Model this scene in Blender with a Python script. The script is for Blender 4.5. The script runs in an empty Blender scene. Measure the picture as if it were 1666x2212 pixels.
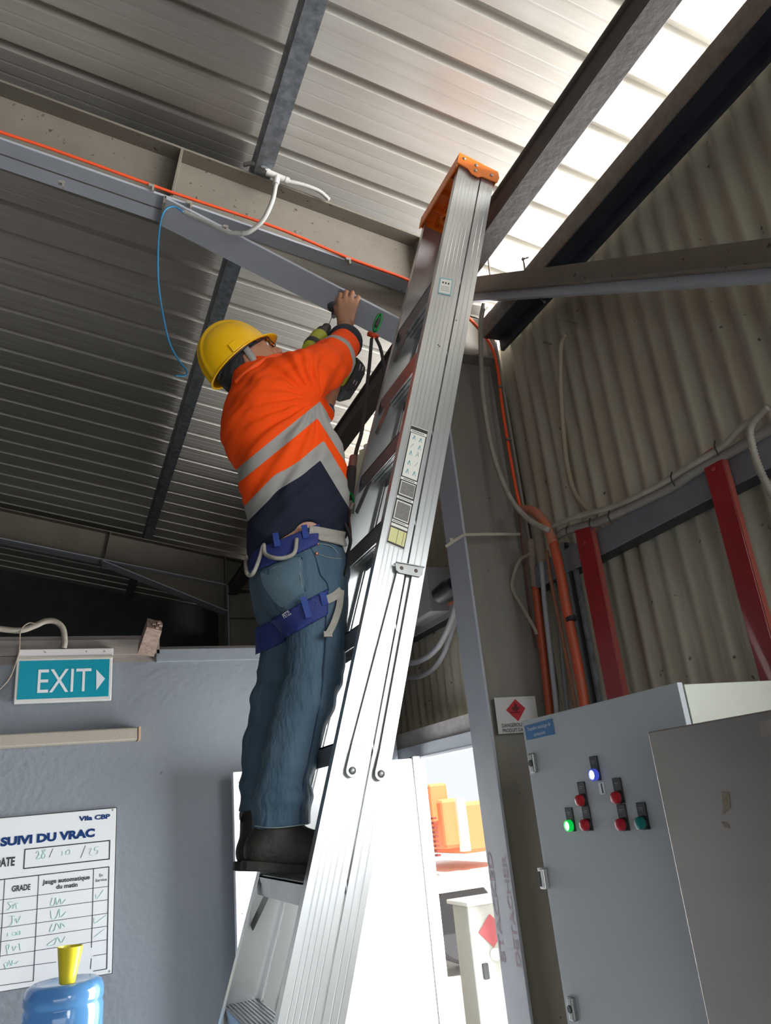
import bpy, bmesh, math, random
import numpy as np
from mathutils import Vector, Matrix, noise

random.seed(7)
SC = bpy.context.scene
COL = SC.collection

# ------------------------------------------------------------------ camera
YAW, PITCH, ROLL, FPX, CAM = math.radians(23.77), math.radians(20.74), math.radians(-5.77), 1666.0, Vector((0, 0, 1.8))
_cy, _sy, _cp, _sp = math.cos(YAW), math.sin(YAW), math.cos(PITCH), math.sin(PITCH)
_f = Vector((_sy * _cp, _cy * _cp, _sp)); _r = Vector((_cy, -_sy, 0)); _u = _r.cross(_f)
CR = math.cos(ROLL) * _r + math.sin(ROLL) * _u
CU = -math.sin(ROLL) * _r + math.cos(ROLL) * _u
CF = _f
cam = bpy.data.objects.new('camera', bpy.data.cameras.new('camera')); COL.objects.link(cam)
m3 = Matrix((CR, CU, -CF)).transposed()
cam.matrix_world = Matrix.Translation(CAM) @ m3.to_4x4()
cam.data.sensor_fit = 'HORIZONTAL'; cam.data.sensor_width = 36; cam.data.lens = 36 * FPX / 1666
cam.data.clip_start = .02
SC.camera = cam

# ------------------------------------------------------------------ world, lamps, exposure
SC.view_settings.view_transform = 'Standard'; SC.view_settings.look = 'None'
SC.view_settings.gamma = 1; SC.view_settings.use_curve_mapping = False
SC.view_settings.exposure = 0.0
W = bpy.data.worlds.new('daylight'); SC.world = W; W.use_nodes = True
W.node_tree.nodes['Background'].inputs[0].default_value = (.93, .97, 1, 1)
W.node_tree.nodes['Background'].inputs[1].default_value = 1.0
def sun(d, e, col, ang=1):
    l = bpy.data.lights.new('sun', 'SUN'); l.energy = e; l.color = col; l.angle = math.radians(ang)
    o = bpy.data.objects.new('sun', l); COL.objects.link(o); o.rotation_euler = Vector(d).to_track_quat('-Z', 'Y').to_euler()
def area(name, loc, d, sx, sy, e, col=(1, 1, 1), portal=False, up=(0, 0, 1)):
    l = bpy.data.lights.new(name, 'AREA'); l.shape = 'RECTANGLE'; l.size = sx; l.size_y = sy; l.energy = e; l.color = col
    o = bpy.data.objects.new(name, l); COL.objects.link(o); o.location = loc
    d = Vector(d).normalized(); z = -d; x = Vector(up).cross(z).normalized(); y = z.cross(x)
    o.matrix_world = Matrix.Translation(Vector(loc)) @ Matrix((x, y, z)).transposed().to_4x4()
    if portal: l.cycles.is_portal = True
    return o
sun((.10, .45, -.88), 11.0, (1, .96, .9))
# daylight coming in under the eaves off the bright yard, and through the open bay behind the camera
area('eaves_daylight', (2.75, 1.7, 3.70), (-1, 0, .2), 5.6, .4, 470, (.97, .98, 1))
area('bay_daylight', (1.7, -1.6, 2.5), (-1, .35, -.6), 2.6, 1.2, 135, (.95, .98, 1))
area('door_daylight', (1.95, 3.0, 1.2), (-1, 0.1, -.25), .8, 1.9, 140, (.98, .99, 1))
area('back_daylight', (-1.2, -2.9, 1.6), (.15, 1, -1.1), 4.0, 1.7, 55, (.92, .96, 1))

# ------------------------------------------------------------------ pixel helpers (points of the photograph put on real planes)
def ray(x, y):
    return ((x - 833) * CR - (y - 1106) * CU + FPX * CF).normalized()
def A(a, v, x, y):
    d = ray(x, y); t = (v - CAM[a]) / d[a]; return CAM + t * d
def AX(v, x, y): return A(0, v, x, y)
def AY(v, x, y): return A(1, v, x, y)
def AZ(v, x, y): return A(2, v, x, y)
def depth(p): return (p - CAM).dot(CF)
V = Vector

# ------------------------------------------------------------------ materials
MATS = {}
def mat(name, col, rough=.6, metal=0.0, col2=None, scale=8, mix=.5, bump=0.0, bscale=40, stretch=None, spec=.5, emit=None, estr=0, trans=0, alpha=1, coat=0, spots=None, spscale=30, spth=.68):
    if name in MATS: return MATS[name]
    m = bpy.data.materials.new(name); m.use_nodes = True; nt = m.node_tree; b = nt.nodes['Principled BSDF']
    b.inputs['Base Color'].default_value = (*col, 1); b.inputs['Roughness'].default_value = rough; b.inputs['Metallic'].default_value = metal
    b.inputs['Specular IOR Level'].default_value = spec
    b.inputs['Coat Weight'].default_value = coat
    if trans: b.inputs['Transmission Weight'].default_value = trans
    if emit: b.inputs['Emission Color'].default_value = (*emit, 1); b.inputs['Emission Strength'].default_value = estr
    co = None
    def coord():
        nonlocal co
        if co is None:
            g = nt.nodes.new('ShaderNodeNewGeometry'); mp = nt.nodes.new('ShaderNodeMapping')
            nt.links.new(g.outputs['Position'], mp.inputs['Vector'])
            if stretch: mp.inputs['Scale'].default_value = stretch
            co = mp.outputs['Vector']
        return co
    last = None
    if col2:
        n = nt.nodes.new('ShaderNodeTexNoise'); n.inputs['Scale'].default_value = scale; n.inputs['Detail'].default_value = 6; n.inputs['Roughness'].default_value = .65
        nt.links.new(coord(), n.inputs['Vector'])
        r = nt.nodes.new('ShaderNodeValToRGB'); r.color_ramp.elements[0].position = .5 - mix * .4; r.color_ramp.elements[1].position = .5 + mix * .4
        r.color_ramp.elements[0].color = (*col, 1); r.color_ramp.elements[1].color = (*col2, 1)
        nt.links.new(n.outputs['Fac'], r.inputs['Fac']); last = r.outputs['Color']
        nt.links.new(last, b.inputs['Base Color'])
    if spots:
        n = nt.nodes.new('ShaderNodeTexNoise'); n.inputs['Scale'].default_value = spscale; n.inputs['Detail'].default_value = 3
        g2 = nt.nodes.new('ShaderNodeNewGeometry'); nt.links.new(g2.outputs['Position'], n.inputs['Vector'])
        r = nt.nodes.new('ShaderNodeValToRGB'); r.color_ramp.elements[0].position = spth; r.color_ramp.elements[1].position = spth + .03
        nt.links.new(n.outputs['Fac'], r.inputs['Fac'])
        mx = nt.nodes.new('ShaderNodeMix'); mx.data_type = 'RGBA'
        nt.links.new(r.outputs['Color'], mx.inputs[0])
        if last: nt.links.new(last, mx.inputs[6])
        else: mx.inputs[6].default_value = (*col, 1)
        mx.inputs[7].default_value = (*spots, 1)
        nt.links.new(mx.outputs[2], b.inputs['Base Color'])
    if bump:
        n = nt.nodes.new('ShaderNodeTexNoise'); n.inputs['Scale'].default_value = bscale; n.inputs['Detail'].default_value = 4
        nt.links.new(coord(), n.inputs['Vector'])
        bp = nt.nodes.new('ShaderNodeBump'); bp.inputs['Strength'].default_value = bump; bp.inputs['Distance'].default_value = .01
        nt.links.new(n.outputs['Fac'], bp.inputs['Height']); nt.links.new(bp.outputs['Normal'], b.inputs['Normal'])
    MATS[name] = m
    return m

# ------------------------------------------------------------------ mesh builder
class MB:
    def __init__(s): s.v = []; s.f = []
    def add(s, vs, fs):
        o = len(s.v); s.v += [V(v) for v in vs]; s.f += [tuple(i + o for i in f) for f in fs]; return s
    def box(s, c, size, ax=None):
        c = V(c); X, Y, Z = ax if ax else (V((1, 0, 0)), V((0, 1, 0)), V((0, 0, 1)))
        vs = [c + X * (i * size[0] / 2) + Y * (j * size[1] / 2) + Z * (k * size[2] / 2) for i in (-1, 1) for j in (-1, 1) for k in (-1, 1)]
        return s.add(vs, [(0, 1, 3, 2), (4, 6, 7, 5), (0, 4, 5, 1), (2, 3, 7, 6), (0, 2, 6, 4), (1, 5, 7, 3)])
    def bb(s, lo, hi):
        lo, hi = V(lo), V(hi); return s.box((lo + hi) / 2, [abs(a) for a in (hi - lo)])
    def bar(s, p0, p1, w, h, up=(0, 0, 1)):
        p0, p1 = V(p0), V(p1); d = (p1 - p0); L = d.length; d.normalize(); u = V(up); x = d.cross(u).normalized(); z = x.cross(d)
        return s.box((p0 + p1) / 2, (w, L, h), (x, d, z))
    def prism(s, poly, vec):
        poly = [V(p) for p in poly]; vec = V(vec); n = len(poly)
        return s.add(poly + [p + vec for p in poly], [tuple(range(n - 1, -1, -1)), tuple(range(n, 2 * n))] + [(i, (i + 1) % n, n + (i + 1) % n, n + i) for i in range(n)])
    def tube(s, pts, r, seg=10, corr=0, pitch=.006, cap=True, flat=1.0, up=None):
        pts = spline(pts) if len(pts) > 2 else [V(p) for p in pts]
        if corr: pts = resample(pts, pitch / 2)
        n = len(pts); rs = r if isinstance(r, (list, tuple)) else None
        t0 = (pts[1] - pts[0]).normalized(); a = V(up) if up else V((0, 0, 1))
        if abs(t0.dot(a)) > .9: a = V((1, 0, 0))
        x = t0.cross(a).normalized(); vs = []
        for i, p in enumerate(pts):
            t = (pts[min(i + 1, n - 1)] - pts[max(i - 1, 0)]).normalized()
            x = (x - t * x.dot(t)).normalized(); y = t.cross(x)
            rr = (rs[0] + (rs[1] - rs[0]) * i / (n - 1)) if rs else r
            if corr and i % 2: rr -= corr
            for k in range(seg):
                an = 2 * math.pi * k / seg; vs.append(p + x * (rr * math.cos(an)) + y * (rr * flat * math.sin(an)))
        fs = [(i * seg + k, i * seg + (k + 1) % seg, (i + 1) * seg + (k + 1) % seg, (i + 1) * seg + k) for i in range(n - 1) for k in range(seg)]
        if cap: fs += [tuple(range(seg - 1, -1, -1)), tuple((n - 1) * seg + k for k in range(seg))]
        return s.add(vs, fs)
    def ribbon(s, pts, w, th, nrm, seg=6):
        """flat strap along points, nrm = list or single face normal"""
        pts = spline(pts) if len(pts) > 2 else [V(p) for p in pts]; n = len(pts); vs = []
        for i, p in enumerate(pts):
            t = (pts[min(i + 1, n - 1)] - pts[max(i - 1, 0)]).normalized()
            N = V(nrm); N = (N - t * N.dot(t)).normalized(); b = t.cross(N)
            for a, c in ((-1, -1), (1, -1), (1, 1), (-1, 1)): vs.append(p + b * (a * w / 2) + N * (c * th / 2))
        fs = [(i * 4 + k, i * 4 + (k + 1) % 4, (i + 1) * 4 + (k + 1) % 4, (i + 1) * 4 + k) for i in range(n - 1) for k in range(4)]
        fs += [(3, 2, 1, 0), tuple((n - 1) * 4 + k for k in range(4))]
        return s.add(vs, fs)
    def lathe(s, prof, org, axis, seg=24, cap=True):
        org = V(org); z = V(axis).normalized(); a = V((0, 0, 1)) if abs(z.z) < .9 else V((1, 0, 0)); x = a.cross(z).normalized(); y = z.cross(x)
        vs = [org + z * h + x * (r * math.cos(2 * math.pi * k / seg)) + y * (r * math.sin(2 * math.pi * k / seg)) for r, h in prof for k in range(seg)]
        n = len(prof)
        fs = [(i * seg + k, i * seg + (k + 1) % seg, (i + 1) * seg + (k + 1) % seg, (i + 1) * seg + k) for i in range(n - 1) for k in range(seg)]
        if cap: fs += [tuple(range(seg - 1, -1, -1)), tuple((n - 1) * seg + k for k in range(seg))]
        return s.add(vs, fs)
    def ball(s, c, r, sc=(1, 1, 1), ax=None, seg=16):
        c = V(c); X, Y, Z = ax if ax else (V((1, 0, 0)), V((0, 1, 0)), V((0, 0, 1))); n = seg // 2
        vs = []
        for i in range(n + 1):
            th = math.pi * i / n
            for k in range(seg):
                ph = 2 * math.pi * k / seg
                vs.append(c + X * (r * sc[0] * math.sin(th) * math.cos(ph)) + Y * (r * sc[1] * math.sin(th) * math.sin(ph)) + Z * (r * sc[2] * math.cos(th)))
        return s.add(vs, [(i * seg + k, (i + 1) * seg + k, (i + 1) * seg + (k + 1) % seg, i * seg + (k + 1) % seg) for i in range(n) for k in range(seg)])
    def build(s, name, m, parent=None, smooth=False, bevel=0, loc=None, weld=False):
        org = V(loc) if loc is not None else (V(parent['_o']) if parent is not None else None)
        if org is None:
            xs = [v.x for v in s.v]; ys = [v.y for v in s.v]; zs = [v.z for v in s.v]
            org = V(((min(xs) + max(xs)) / 2, (min(ys) + max(ys)) / 2, min(zs)))
        me = bpy.data.meshes.new(name); me.from_pydata([tuple(v - org) for v in s.v], [], s.f)
        bm = bmesh.new(); bm.from_mesh(me)
        if weld: bmesh.ops.remove_doubles(bm, verts=bm.verts, dist=1e-5)
        bmesh.ops.recalc_face_normals(bm, faces=bm.faces); bm.to_mesh(me); bm.free()
        me.materials.append(m); me.update()
        o = bpy.data.objects.new(name, me); COL.objects.link(o)
        if smooth:
            me.polygons.foreach_set('use_smooth', [True] * len(me.polygons))
            if smooth != 'all': me.set_sharp_from_angle(angle=math.radians(40))
        if parent is not None:
            o.parent = parent; o['_o'] = list(org)
            o.location = org - V(parent['_o'])
        else:
            o.location = org; o['_o'] = list(org)
        if bevel:
            b = o.modifiers.new('bevel', 'BEVEL'); b.width = bevel; b.segments = 2; b.limit_method = 'ANGLE'; b.angle_limit = math.radians(40)
            b.use_clamp_overlap = True
        return o
def spline(pts, n=8):
    P = [V(p) for p in pts]; P = [2 * P[0] - P[1]] + P + [2 * P[-1] - P[-2]]; out = []
    for i in range(1, len(P) - 2):
        a, b, c, d = P[i - 1:i + 3]
        for k in range(n):
            t = k / n; out.append(.5 * ((2 * b) + (c - a) * t + (2 * a - 5 * b + 4 * c - d) * t * t + (3 * b - a - 3 * c + d) * t ** 3))
    out.append(P[-2]); return out
def resample(pts, step):
    out = [pts[0]]; acc = 0
    for a, b in zip(pts, pts[1:]):
        L = (b - a).length; d = step - acc
        while d <= L:
            out.append(a + (b - a) * (d / L)); d += step
        acc = L - (d - step)
    return out
def tag(o, label=None, cat=None, group=None, kind=None):
    if label: o['label'] = label
    if cat: o['category'] = cat
    if group: o['group'] = group
    if kind: o['kind'] = kind
    return o
def thing(name, label, cat, loc, group=None, kind=None):
    o = bpy.data.objects.new(name, None); COL.objects.link(o); o.location = loc; o.empty_display_size = .05; o['_o'] = list(loc)
    return tag(o, label, cat, group, kind)
def struct(name, mb, m, label=None, **k):
    o = mb.build(name, m, **k); tag(o, label, None, None, 'structure'); return o
def solo(name, mb, m, label, cat, group=None, **k):
    return tag(mb.build(name, m, **k), label, cat, group)
FONT = bpy.data.fonts.load('<builtin>') if not bpy.data.fonts else bpy.data.fonts[0]
def text_mb(s, p0, p1, h, nrm, bold=0.0, ext=.0006, fit=True):
    """letters standing from baseline point p0 to p1, h = cap height, nrm = facing"""
    c = bpy.data.curves.new('t', 'FONT'); c.body = s; c.font = FONT; c.offset = bold; c.extrude = 0; c.resolution_u = 3
    o = bpy.data.objects.new('t', c); COL.objects.link(o)
    bpy.context.view_layer.update()
    me = bpy.data.meshes.new_from_object(o.evaluated_get(bpy.context.evaluated_depsgraph_get()))
    xs = [v.co.x for v in me.vertices]; x0, x1 = min(xs), max(xs)
    p0, p1, N = V(p0), V(p1), V(nrm).normalized(); X = (p1 - p0).normalized(); Y = N.cross(X).normalized()
    sx = (p1 - p0).length / (x1 - x0) if fit else h / .69
    mb = MB(); mb.add([p0 + X * ((v.co.x - x0) * sx) + Y * (v.co.y * h / .69) + N * ext for v in me.vertices], [tuple(p.vertices) for p in me.polygons])
    bpy.data.objects.remove(o); bpy.data.curves.remove(c); bpy.data.meshes.remove(me)
    return mb

# ------------------------------------------------------------------ surfaces of the place
ROOF = mat('roof_sheet', (.49, .47, .425), .42, .4, (.35, .32, .275), 3.0, .9, stretch=(.35, 6, 1), bump=.05, bscale=20)
GALV = mat('galvanised', (.10, .11, .12), .5, .5, (.27, .29, .31), 26, .5)
GREY = mat('grey_paint_steel', (.32, .335, .37), .5, 0, (.39, .405, .44), 5, .8, spots=(.08, .07, .06), spscale=45, spth=.74)
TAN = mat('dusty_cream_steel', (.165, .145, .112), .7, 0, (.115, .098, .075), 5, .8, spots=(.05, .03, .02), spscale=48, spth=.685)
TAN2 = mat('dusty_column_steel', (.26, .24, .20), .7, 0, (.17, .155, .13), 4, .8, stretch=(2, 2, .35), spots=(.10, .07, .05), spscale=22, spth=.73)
RUST = mat('rusty_brown_steel', (.062, .050, .043), .7, .05, (.10, .082, .068), 6, .6, bump=.15, bscale=30)
RUST2 = mat('brown_scaly_steel', (.20, .165, .135), .8, .0, (.09, .07, .055), 18, .7, bump=.4, bscale=60)
BLACKST = mat('near_black', (.012, .015, .02), .5, 0, (.03, .035, .045), 10, .5)  # near-black tone for beam and girt undersides and the channel slot
CLAD = mat('corrugated_cladding', (.54, .52, .41), .6, .05, (.31, .25, .18), 5.5, .8, stretch=(1, 2.4, .35), spots=(.10, .095, .085), spscale=26, spth=.70)
WALLP = mat('blue_grey_render', (.20, .225, .255), .45, 0, (.225, .25, .28), 2, .8, bump=.36, bscale=38, spots=(.13, .14, .16), spscale=14, spth=.745)
CONC = mat('concrete', (.20, .195, .19), .85, 0, (.16, .155, .15), 3, .8)
YARD = mat('yard_concrete', (.62, .60, .57), .9, 0, (.54, .52, .49), 1.2, .8)
WHITE = mat('white_gloss_panel', (.86, .87, .88), .35)
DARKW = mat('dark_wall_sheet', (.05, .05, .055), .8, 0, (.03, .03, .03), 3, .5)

def zr(x): return 4.55 - .2 * x
def roof_profile():
    """(y, height) across the sheets: wide pans, a raised rib every 218 mm, two small swages"""
    out = []; y = 2.385 - .218 * 26; n = 0
    while y < 9.4:
        out += [(y - .021, 0), (y - .013, .036), (y + .013, .036), (y + .021, 0),
                (y + .070, 0), (y + .073, .0009), (y + .079, .0009), (y + .082, 0), (y + .124, 0), (y + .127, .0009), (y + .133, .0009), (y + .136, 0)]
        y += .218
    return out
mb = MB(); pr_ = roof_profile(); n = len(pr_); X0, X1 = -6.0, 2.35
vs = [V((x, y, zr(x) + h + d)) for d in (0, .004) for x in (X0, X1) for y, h in pr_]
fs = [(i, i + 1, n + i + 1, n + i) for i in range(n - 1)] + [(2 * n + i, 3 * n + i, 3 * n + i + 1, 2 * n + i + 1) for i in range(n - 1)]
fs += [(i, 2 * n + i, 2 * n + i + 1, i + 1) for i in range(n - 1)] + [(n + i, n + i + 1, 3 * n + i + 1, 3 * n + i) for i in range(n - 1)]
mb.add(vs, fs)
struct('ceiling', mb, ROOF, loc=(0, 0, 0))

def corrugated(y0, y1, z0, z1, x=1.735, amp=.009, pitch=.084, th=.002):
    mb = MB(); k = 10; n = int((y1 - y0) / pitch * k) + 1
    pts = [(x + amp * math.cos(2 * math.pi * (y0 + (y1 - y0) * i / (n - 1)) / pitch), y0 + (y1 - y0) * i / (n - 1)) for i in range(n)]
    vs = [V((px + d, py, z)) for d in (0, th) for z in (z0, z1) for px, py in pts]
    fs = [(i, i + 1, n + i + 1, n + i) for i in range(n - 1)] + [(2 * n + i, 3 * n + i, 3 * n + i + 1, 2 * n + i + 1) for i in range(n - 1)]
    fs += [(n + i, n + i + 1, 3 * n + i + 1, 3 * n + i) for i in range(n - 1)] + [(i, 2 * n + i, 2 * n + i + 1, i + 1) for i in range(n - 1)]
    return mb.add(vs, fs)
mb = corrugated(.0, 2.62, 0, 3.66)
for a in (corrugated(2.62, 4.05, 2.03, 3.98), corrugated(4.05, 5.0, 0, 3.98), corrugated(5.0, 7.45, 0, 4.19), corrugated(7.45, 8.1, 0, 3.9), corrugated(8.1, 9.3, 0, 4.19)): mb.add(a.v, a.f)
struct('wall_right', mb, CLAD, smooth='all')
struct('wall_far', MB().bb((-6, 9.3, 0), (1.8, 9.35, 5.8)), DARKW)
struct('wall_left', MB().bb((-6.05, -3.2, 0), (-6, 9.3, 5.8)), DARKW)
struct('wall_rear', MB().bb((-6, -3.25, 2.5), (1.8, -3.2, 5.8)).bb((-6, -3.25, 0), (-3.6, -3.2, 2.5)), DARKW)  # unseen wall, added with a low opening to hold back high sky light
struct('wall_front', MB().bb((1.73, -3.2, 2.95), (1.75, 0, 3.65)), DARKW)  # unseen band above the bay, added to lower the sky light coming in
struct('floor', MB().bb((-6, -3.2, -.1), (1.8, 9.3, 0)), CONC)
solo('reflection_blocker', MB().bb((4.6, -12, -.02), (4.7, .6, 2.1)), mat('blocker_green_grey', (.20, .25, .23), .7, 0, (.15, .19, .17), 3, .8), 'green grey fence added unseen outside the bay to dull the ladder reflection', 'blocker')  # unseen; added so the lower rails mirror grey-green, not bright yard
struct('yard_ground', MB().bb((1.8, -12, -.1), (26, 26, -.02)), YARD)
struct('wall_back', MB().bb((-4.5, 3.6, 0), (1.52, 3.70, 2.50)), WALLP)
# timber plates along the top of the wall
PLATE = mat('old_pink_timber', (.30, .26, .235), .8, 0, (.17, .15, .135), 12, .7, stretch=(.4, 1, 3), bump=.2, bscale=60)
struct('trim_1', MB().bb((-4.5, 3.585, 2.535), (.40, 3.70, 2.60)).bb((-4.5, 3.60, 2.50), (.40, 3.69, 2.537)), PLATE, label='dusty pinkish timber plate along the top of the wall')
struct('trim_2', MB().bb((.385, 3.585, 2.497), (1.52, 3.70, 2.555)), WALLP, bevel=.003, label='blue grey painted batten along the top of the wall')
struct('trim_3', MB().bb((-4.5, 3.62, 2.60), (.40, 3.66, 2.625)).bb((.40, 3.62, 2.556), (.86, 3.66, 2.572)), PLATE)

# ------------------------------------------------------------------ portal frames
def zt(x): return 4.45 - .2 * x
def zb(x): return 4.16 - .2 * x
def poly_xz(pts, y0, y1): return MB().prism([(x, y0, z) for x, z in pts], (0, y1 - y0, 0))
def haunch_z(x): return 4.10 + (3.63 - 4.10) * (x - .276) / (1.4 - .276)
def portal(Y, where, xl=-6.0):
    yc, a, b = Y + .075, Y, Y + .15
    R = thing('rafter', 'dusty cream steel rafter with deepened haunch, ' + where, 'rafter', (1.4, yc, haunch_z(1.4)), 'steel rafters')
    xe = 1.70
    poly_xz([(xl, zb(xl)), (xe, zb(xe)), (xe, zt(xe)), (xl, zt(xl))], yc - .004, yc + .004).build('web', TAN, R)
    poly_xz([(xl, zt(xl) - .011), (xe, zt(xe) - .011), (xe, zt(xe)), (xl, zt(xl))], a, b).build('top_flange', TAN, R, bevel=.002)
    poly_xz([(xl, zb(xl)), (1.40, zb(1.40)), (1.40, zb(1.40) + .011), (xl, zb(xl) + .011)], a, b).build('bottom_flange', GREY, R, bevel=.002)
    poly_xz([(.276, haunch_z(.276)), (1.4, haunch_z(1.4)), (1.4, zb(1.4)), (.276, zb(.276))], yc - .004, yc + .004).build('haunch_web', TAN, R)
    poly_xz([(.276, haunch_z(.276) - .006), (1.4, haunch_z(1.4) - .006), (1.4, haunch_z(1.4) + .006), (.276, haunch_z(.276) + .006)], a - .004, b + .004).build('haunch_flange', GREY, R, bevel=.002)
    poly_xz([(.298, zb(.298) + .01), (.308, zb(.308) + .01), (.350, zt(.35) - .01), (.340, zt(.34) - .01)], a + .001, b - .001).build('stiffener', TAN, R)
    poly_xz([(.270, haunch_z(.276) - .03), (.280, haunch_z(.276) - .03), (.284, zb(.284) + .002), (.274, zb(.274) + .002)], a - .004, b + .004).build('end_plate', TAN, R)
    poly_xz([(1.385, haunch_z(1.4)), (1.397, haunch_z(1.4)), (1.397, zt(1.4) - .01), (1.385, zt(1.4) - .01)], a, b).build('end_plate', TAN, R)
    Cc = thing('column', 'dusty steel portal column with a flat grey inner face, ' + where, 'column', (1.55, yc, 0), 'steel columns')
    MB().bb((1.4, a, 0), (1.411, b, 3.626)).build('inner_flange', GREY, Cc, bevel=.002)
    MB().bb((1.411, yc - .004, 0), (1.69, yc + .004, 3.626)).build('web', TAN2, Cc)
    MB().bb((1.69, a, 0), (1.70, b, 3.626)).build('outer_flange', TAN2, Cc)
    MB().bb((1.411, a + .002, 3.57), (1.69, b - .002, 3.58)).build('stiffener', TAN2, Cc)
    MB().bb((1.4, yc - .004, 3.628), (1.69, yc + .004, zb(1.69))).build('knee_web', TAN2, R)
    MB().bb((1.69, a, 3.628), (1.70, b, zb(1.70))).build('knee_end_plate', TAN2, R)
    MB().bb((1.40, a, 3.628), (1.411, b, zb(1.4))).build('knee_inner_plate', GREY, R)
    MB().bb((1.411, a + .002, zb(1.55) - .01), (1.69, b - .002, zb(1.55))).build('stiffener', TAN2, R)
    return R, Cc
portal(2.46, 'nearest, just above and behind the ladder')
portal(7.05, 'far back in the dark')

# purlins
def purlin(x, where):
    R = thing('purlin', 'mottled galvanised steel roof purlin ' + where, 'purlin', (x, 0, zt(x)), 'galvanised purlins')
    z0, z1 = zt(x) + .003, zr(x) - .005
    m = MB()
    m.prism([(x - .035, -3.2, zt(x - .035) + .003), (x + .035, -3.2, zt(x + .035) + .003), (x + .035, -3.2, zt(x + .035) + .007), (x - .035, -3.2, zt(x - .035) + .007)], (0, 12.4, 0))
    m.build('bottom_flange', GALV, R)
    MB().bb((x - .035, -3.2, zt(x - .035) + .005), (x - .031, 9.2, zr(x) - .0)).build('web', GALV, R)
    MB().bb((x + .031, -3.2, zt(x + .035) + .005), (x + .034, 9.2, zt(x) + .022)).build('lip', GALV, R)
purlin(.672, 'running over the worker and the rafter')
purlin(-1.05, 'out to the left over the dark side')
purlin(-3.0, 'farthest left under the roof')

# eaves tie beam (I section lying along the wall) and the edge beam on top of the cladding
def ibeam_y(name, x0, x1, z0, z1, y0, y1, m, label, cat):
    R = thing(name, label, cat, ((x0 + x1) / 2, y0, z0)); zc = (z0 + z1) / 2
    MB().bb((x0, y0, z0), (x1, y1, z0 + .009)).build('bottom_flange', m, R, bevel=.002)
    MB().bb((x0, y0, z1 - .009), (x1, y1, z1)).build('top_flange', m, R, bevel=.002)
    MB().bb((x0 + .012, y0, z0 + .009), (x0 + .020, y1, z1 - .009)).build('web', m, R)
    return R
EB = ibeam_y('eaves_beam', 1.395, 1.487, 3.785, 3.885, -3.1, 2.445, RUST, 'dark brown steel eaves beam running from the ladder top to the upper right', 'beam')
ibeam_y('eaves_beam', 1.40, 1.49, 3.785, 3.885, 2.625, 7.04, RUST, 'dark brown steel beam running into the dark behind the lanyard and worker', 'beam')
R = thing('edge_beam', 'brown scaly steel angle with black underside along the top of the corrugated wall', 'beam', (1.67, .0, 3.65))
MB().bb((1.62, -3.1, 3.652), (1.628, 2.44, 3.735)).build('face', RUST2, R, bevel=.002)
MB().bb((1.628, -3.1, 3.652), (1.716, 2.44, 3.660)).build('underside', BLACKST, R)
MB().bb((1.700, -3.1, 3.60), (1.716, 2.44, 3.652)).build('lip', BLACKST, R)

# diagonal brace from the knee of the frame down along the right wall
def bracepts():
    a = AX(1.58, 1030, 597); b = AX(1.55, 1666, 513); d = (a - b).normalized(); return a + d * .08, b - d * .9
a, b = bracepts(); R = thing('wall_brace', 'dusty brown channel brace crossing in front of the upper corrugated wall', 'brace', b)
d = (b - a).normalized(); side = V((1, 0, 0)); side = (side - d * side.dot(d)).normalized(); upv = side.cross(d).normalized()
if upv.z < 0: upv = -upv
o = upv * -.0
def seg(mb_, off_s, off_u, w, h):
    p = (a + b) / 2 + side * off_s + upv * off_u; mb_.box(p, (w, (b - a).length, h), (side, d, upv)); return mb_
BR = mat('dusty_brown_channel', (.185, .15, .12), .7, 0, (.13, .105, .085), 7, .8, spots=(.06, .035, .02), spscale=40, spth=.68)
seg(MB(), .004, -.036, .006, .072).build('web', BR, R)
seg(MB(), .022, -.003, .04, .006).build('top_flange', BR, R)
seg(MB(), -.012, -.071, .045, .006).build('bottom_flange', BR, R)
seg(MB(), .014, -.090, .040, .03).build('packer', GREY, R)

# hook bolts standing by the brace
for k, (p0, p1, p2, xx, lab) in enumerate((((1062, 620), (1053, 545), (1060, 536), 1.59, 'thin rusty hook bolt standing up beside the ladder top'),
                                      ((1134, 582), (1131, 560), (1142, 556), 1.60, 'short rusty hook bolt over the brace where it meets the edge beam'))):
    m = MB().tube([AX(xx, *p0), AX(xx, *p1)], .0035, 8); m.ball(AX(xx, *p1), .008, seg=8)
    m.tube([AX(xx, *p1), AX(xx, *p2)], .003, 6)
    solo('hook_bolt', m, RUST2, lab, 'bolt', 'hook bolts')
solo('hook_bolt', MB().tube([AX(1.6, 1155, 633), AX(1.6, 1176, 652)], .0035, 8).ball(AX(1.6, 1176, 652), .006, seg=8), RUST2, 'short rusty bolt poking out below the brace', 'bolt', 'hook bolts')

# wall girts
def girt(y0, y1, z0, z1, label, m1, x0=1.655):
    R = thing('wall_girt', label, 'girt', (x0, y0, z0), 'wall girts')
    MB().bb((x0, y0, z0), (x0 + .006, y1, z1)).build('face', m1, R, bevel=.0015)
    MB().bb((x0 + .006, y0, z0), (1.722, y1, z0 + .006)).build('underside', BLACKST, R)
    MB().bb((x0 + .006, y0, z1 - .006), (1.722, y1, z1)).build('top_flange', m1, R)
GIRT = mat('blue_grey_girt', (.15, .155, .17), .45, .2, (.21, .215, .235), 7, .7)
girt(.1, 2.44, 2.515, 2.600, 'blue grey steel girt carrying the red bars on the corrugated wall', GIRT)
girt(2.63, 7.0, 2.59, 2.655, 'pale painted girt with grey cables behind the column', mat('pale_paint', (.38, .37, .36), .6, 0, (.28, .26, .25), 12, .7))

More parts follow.
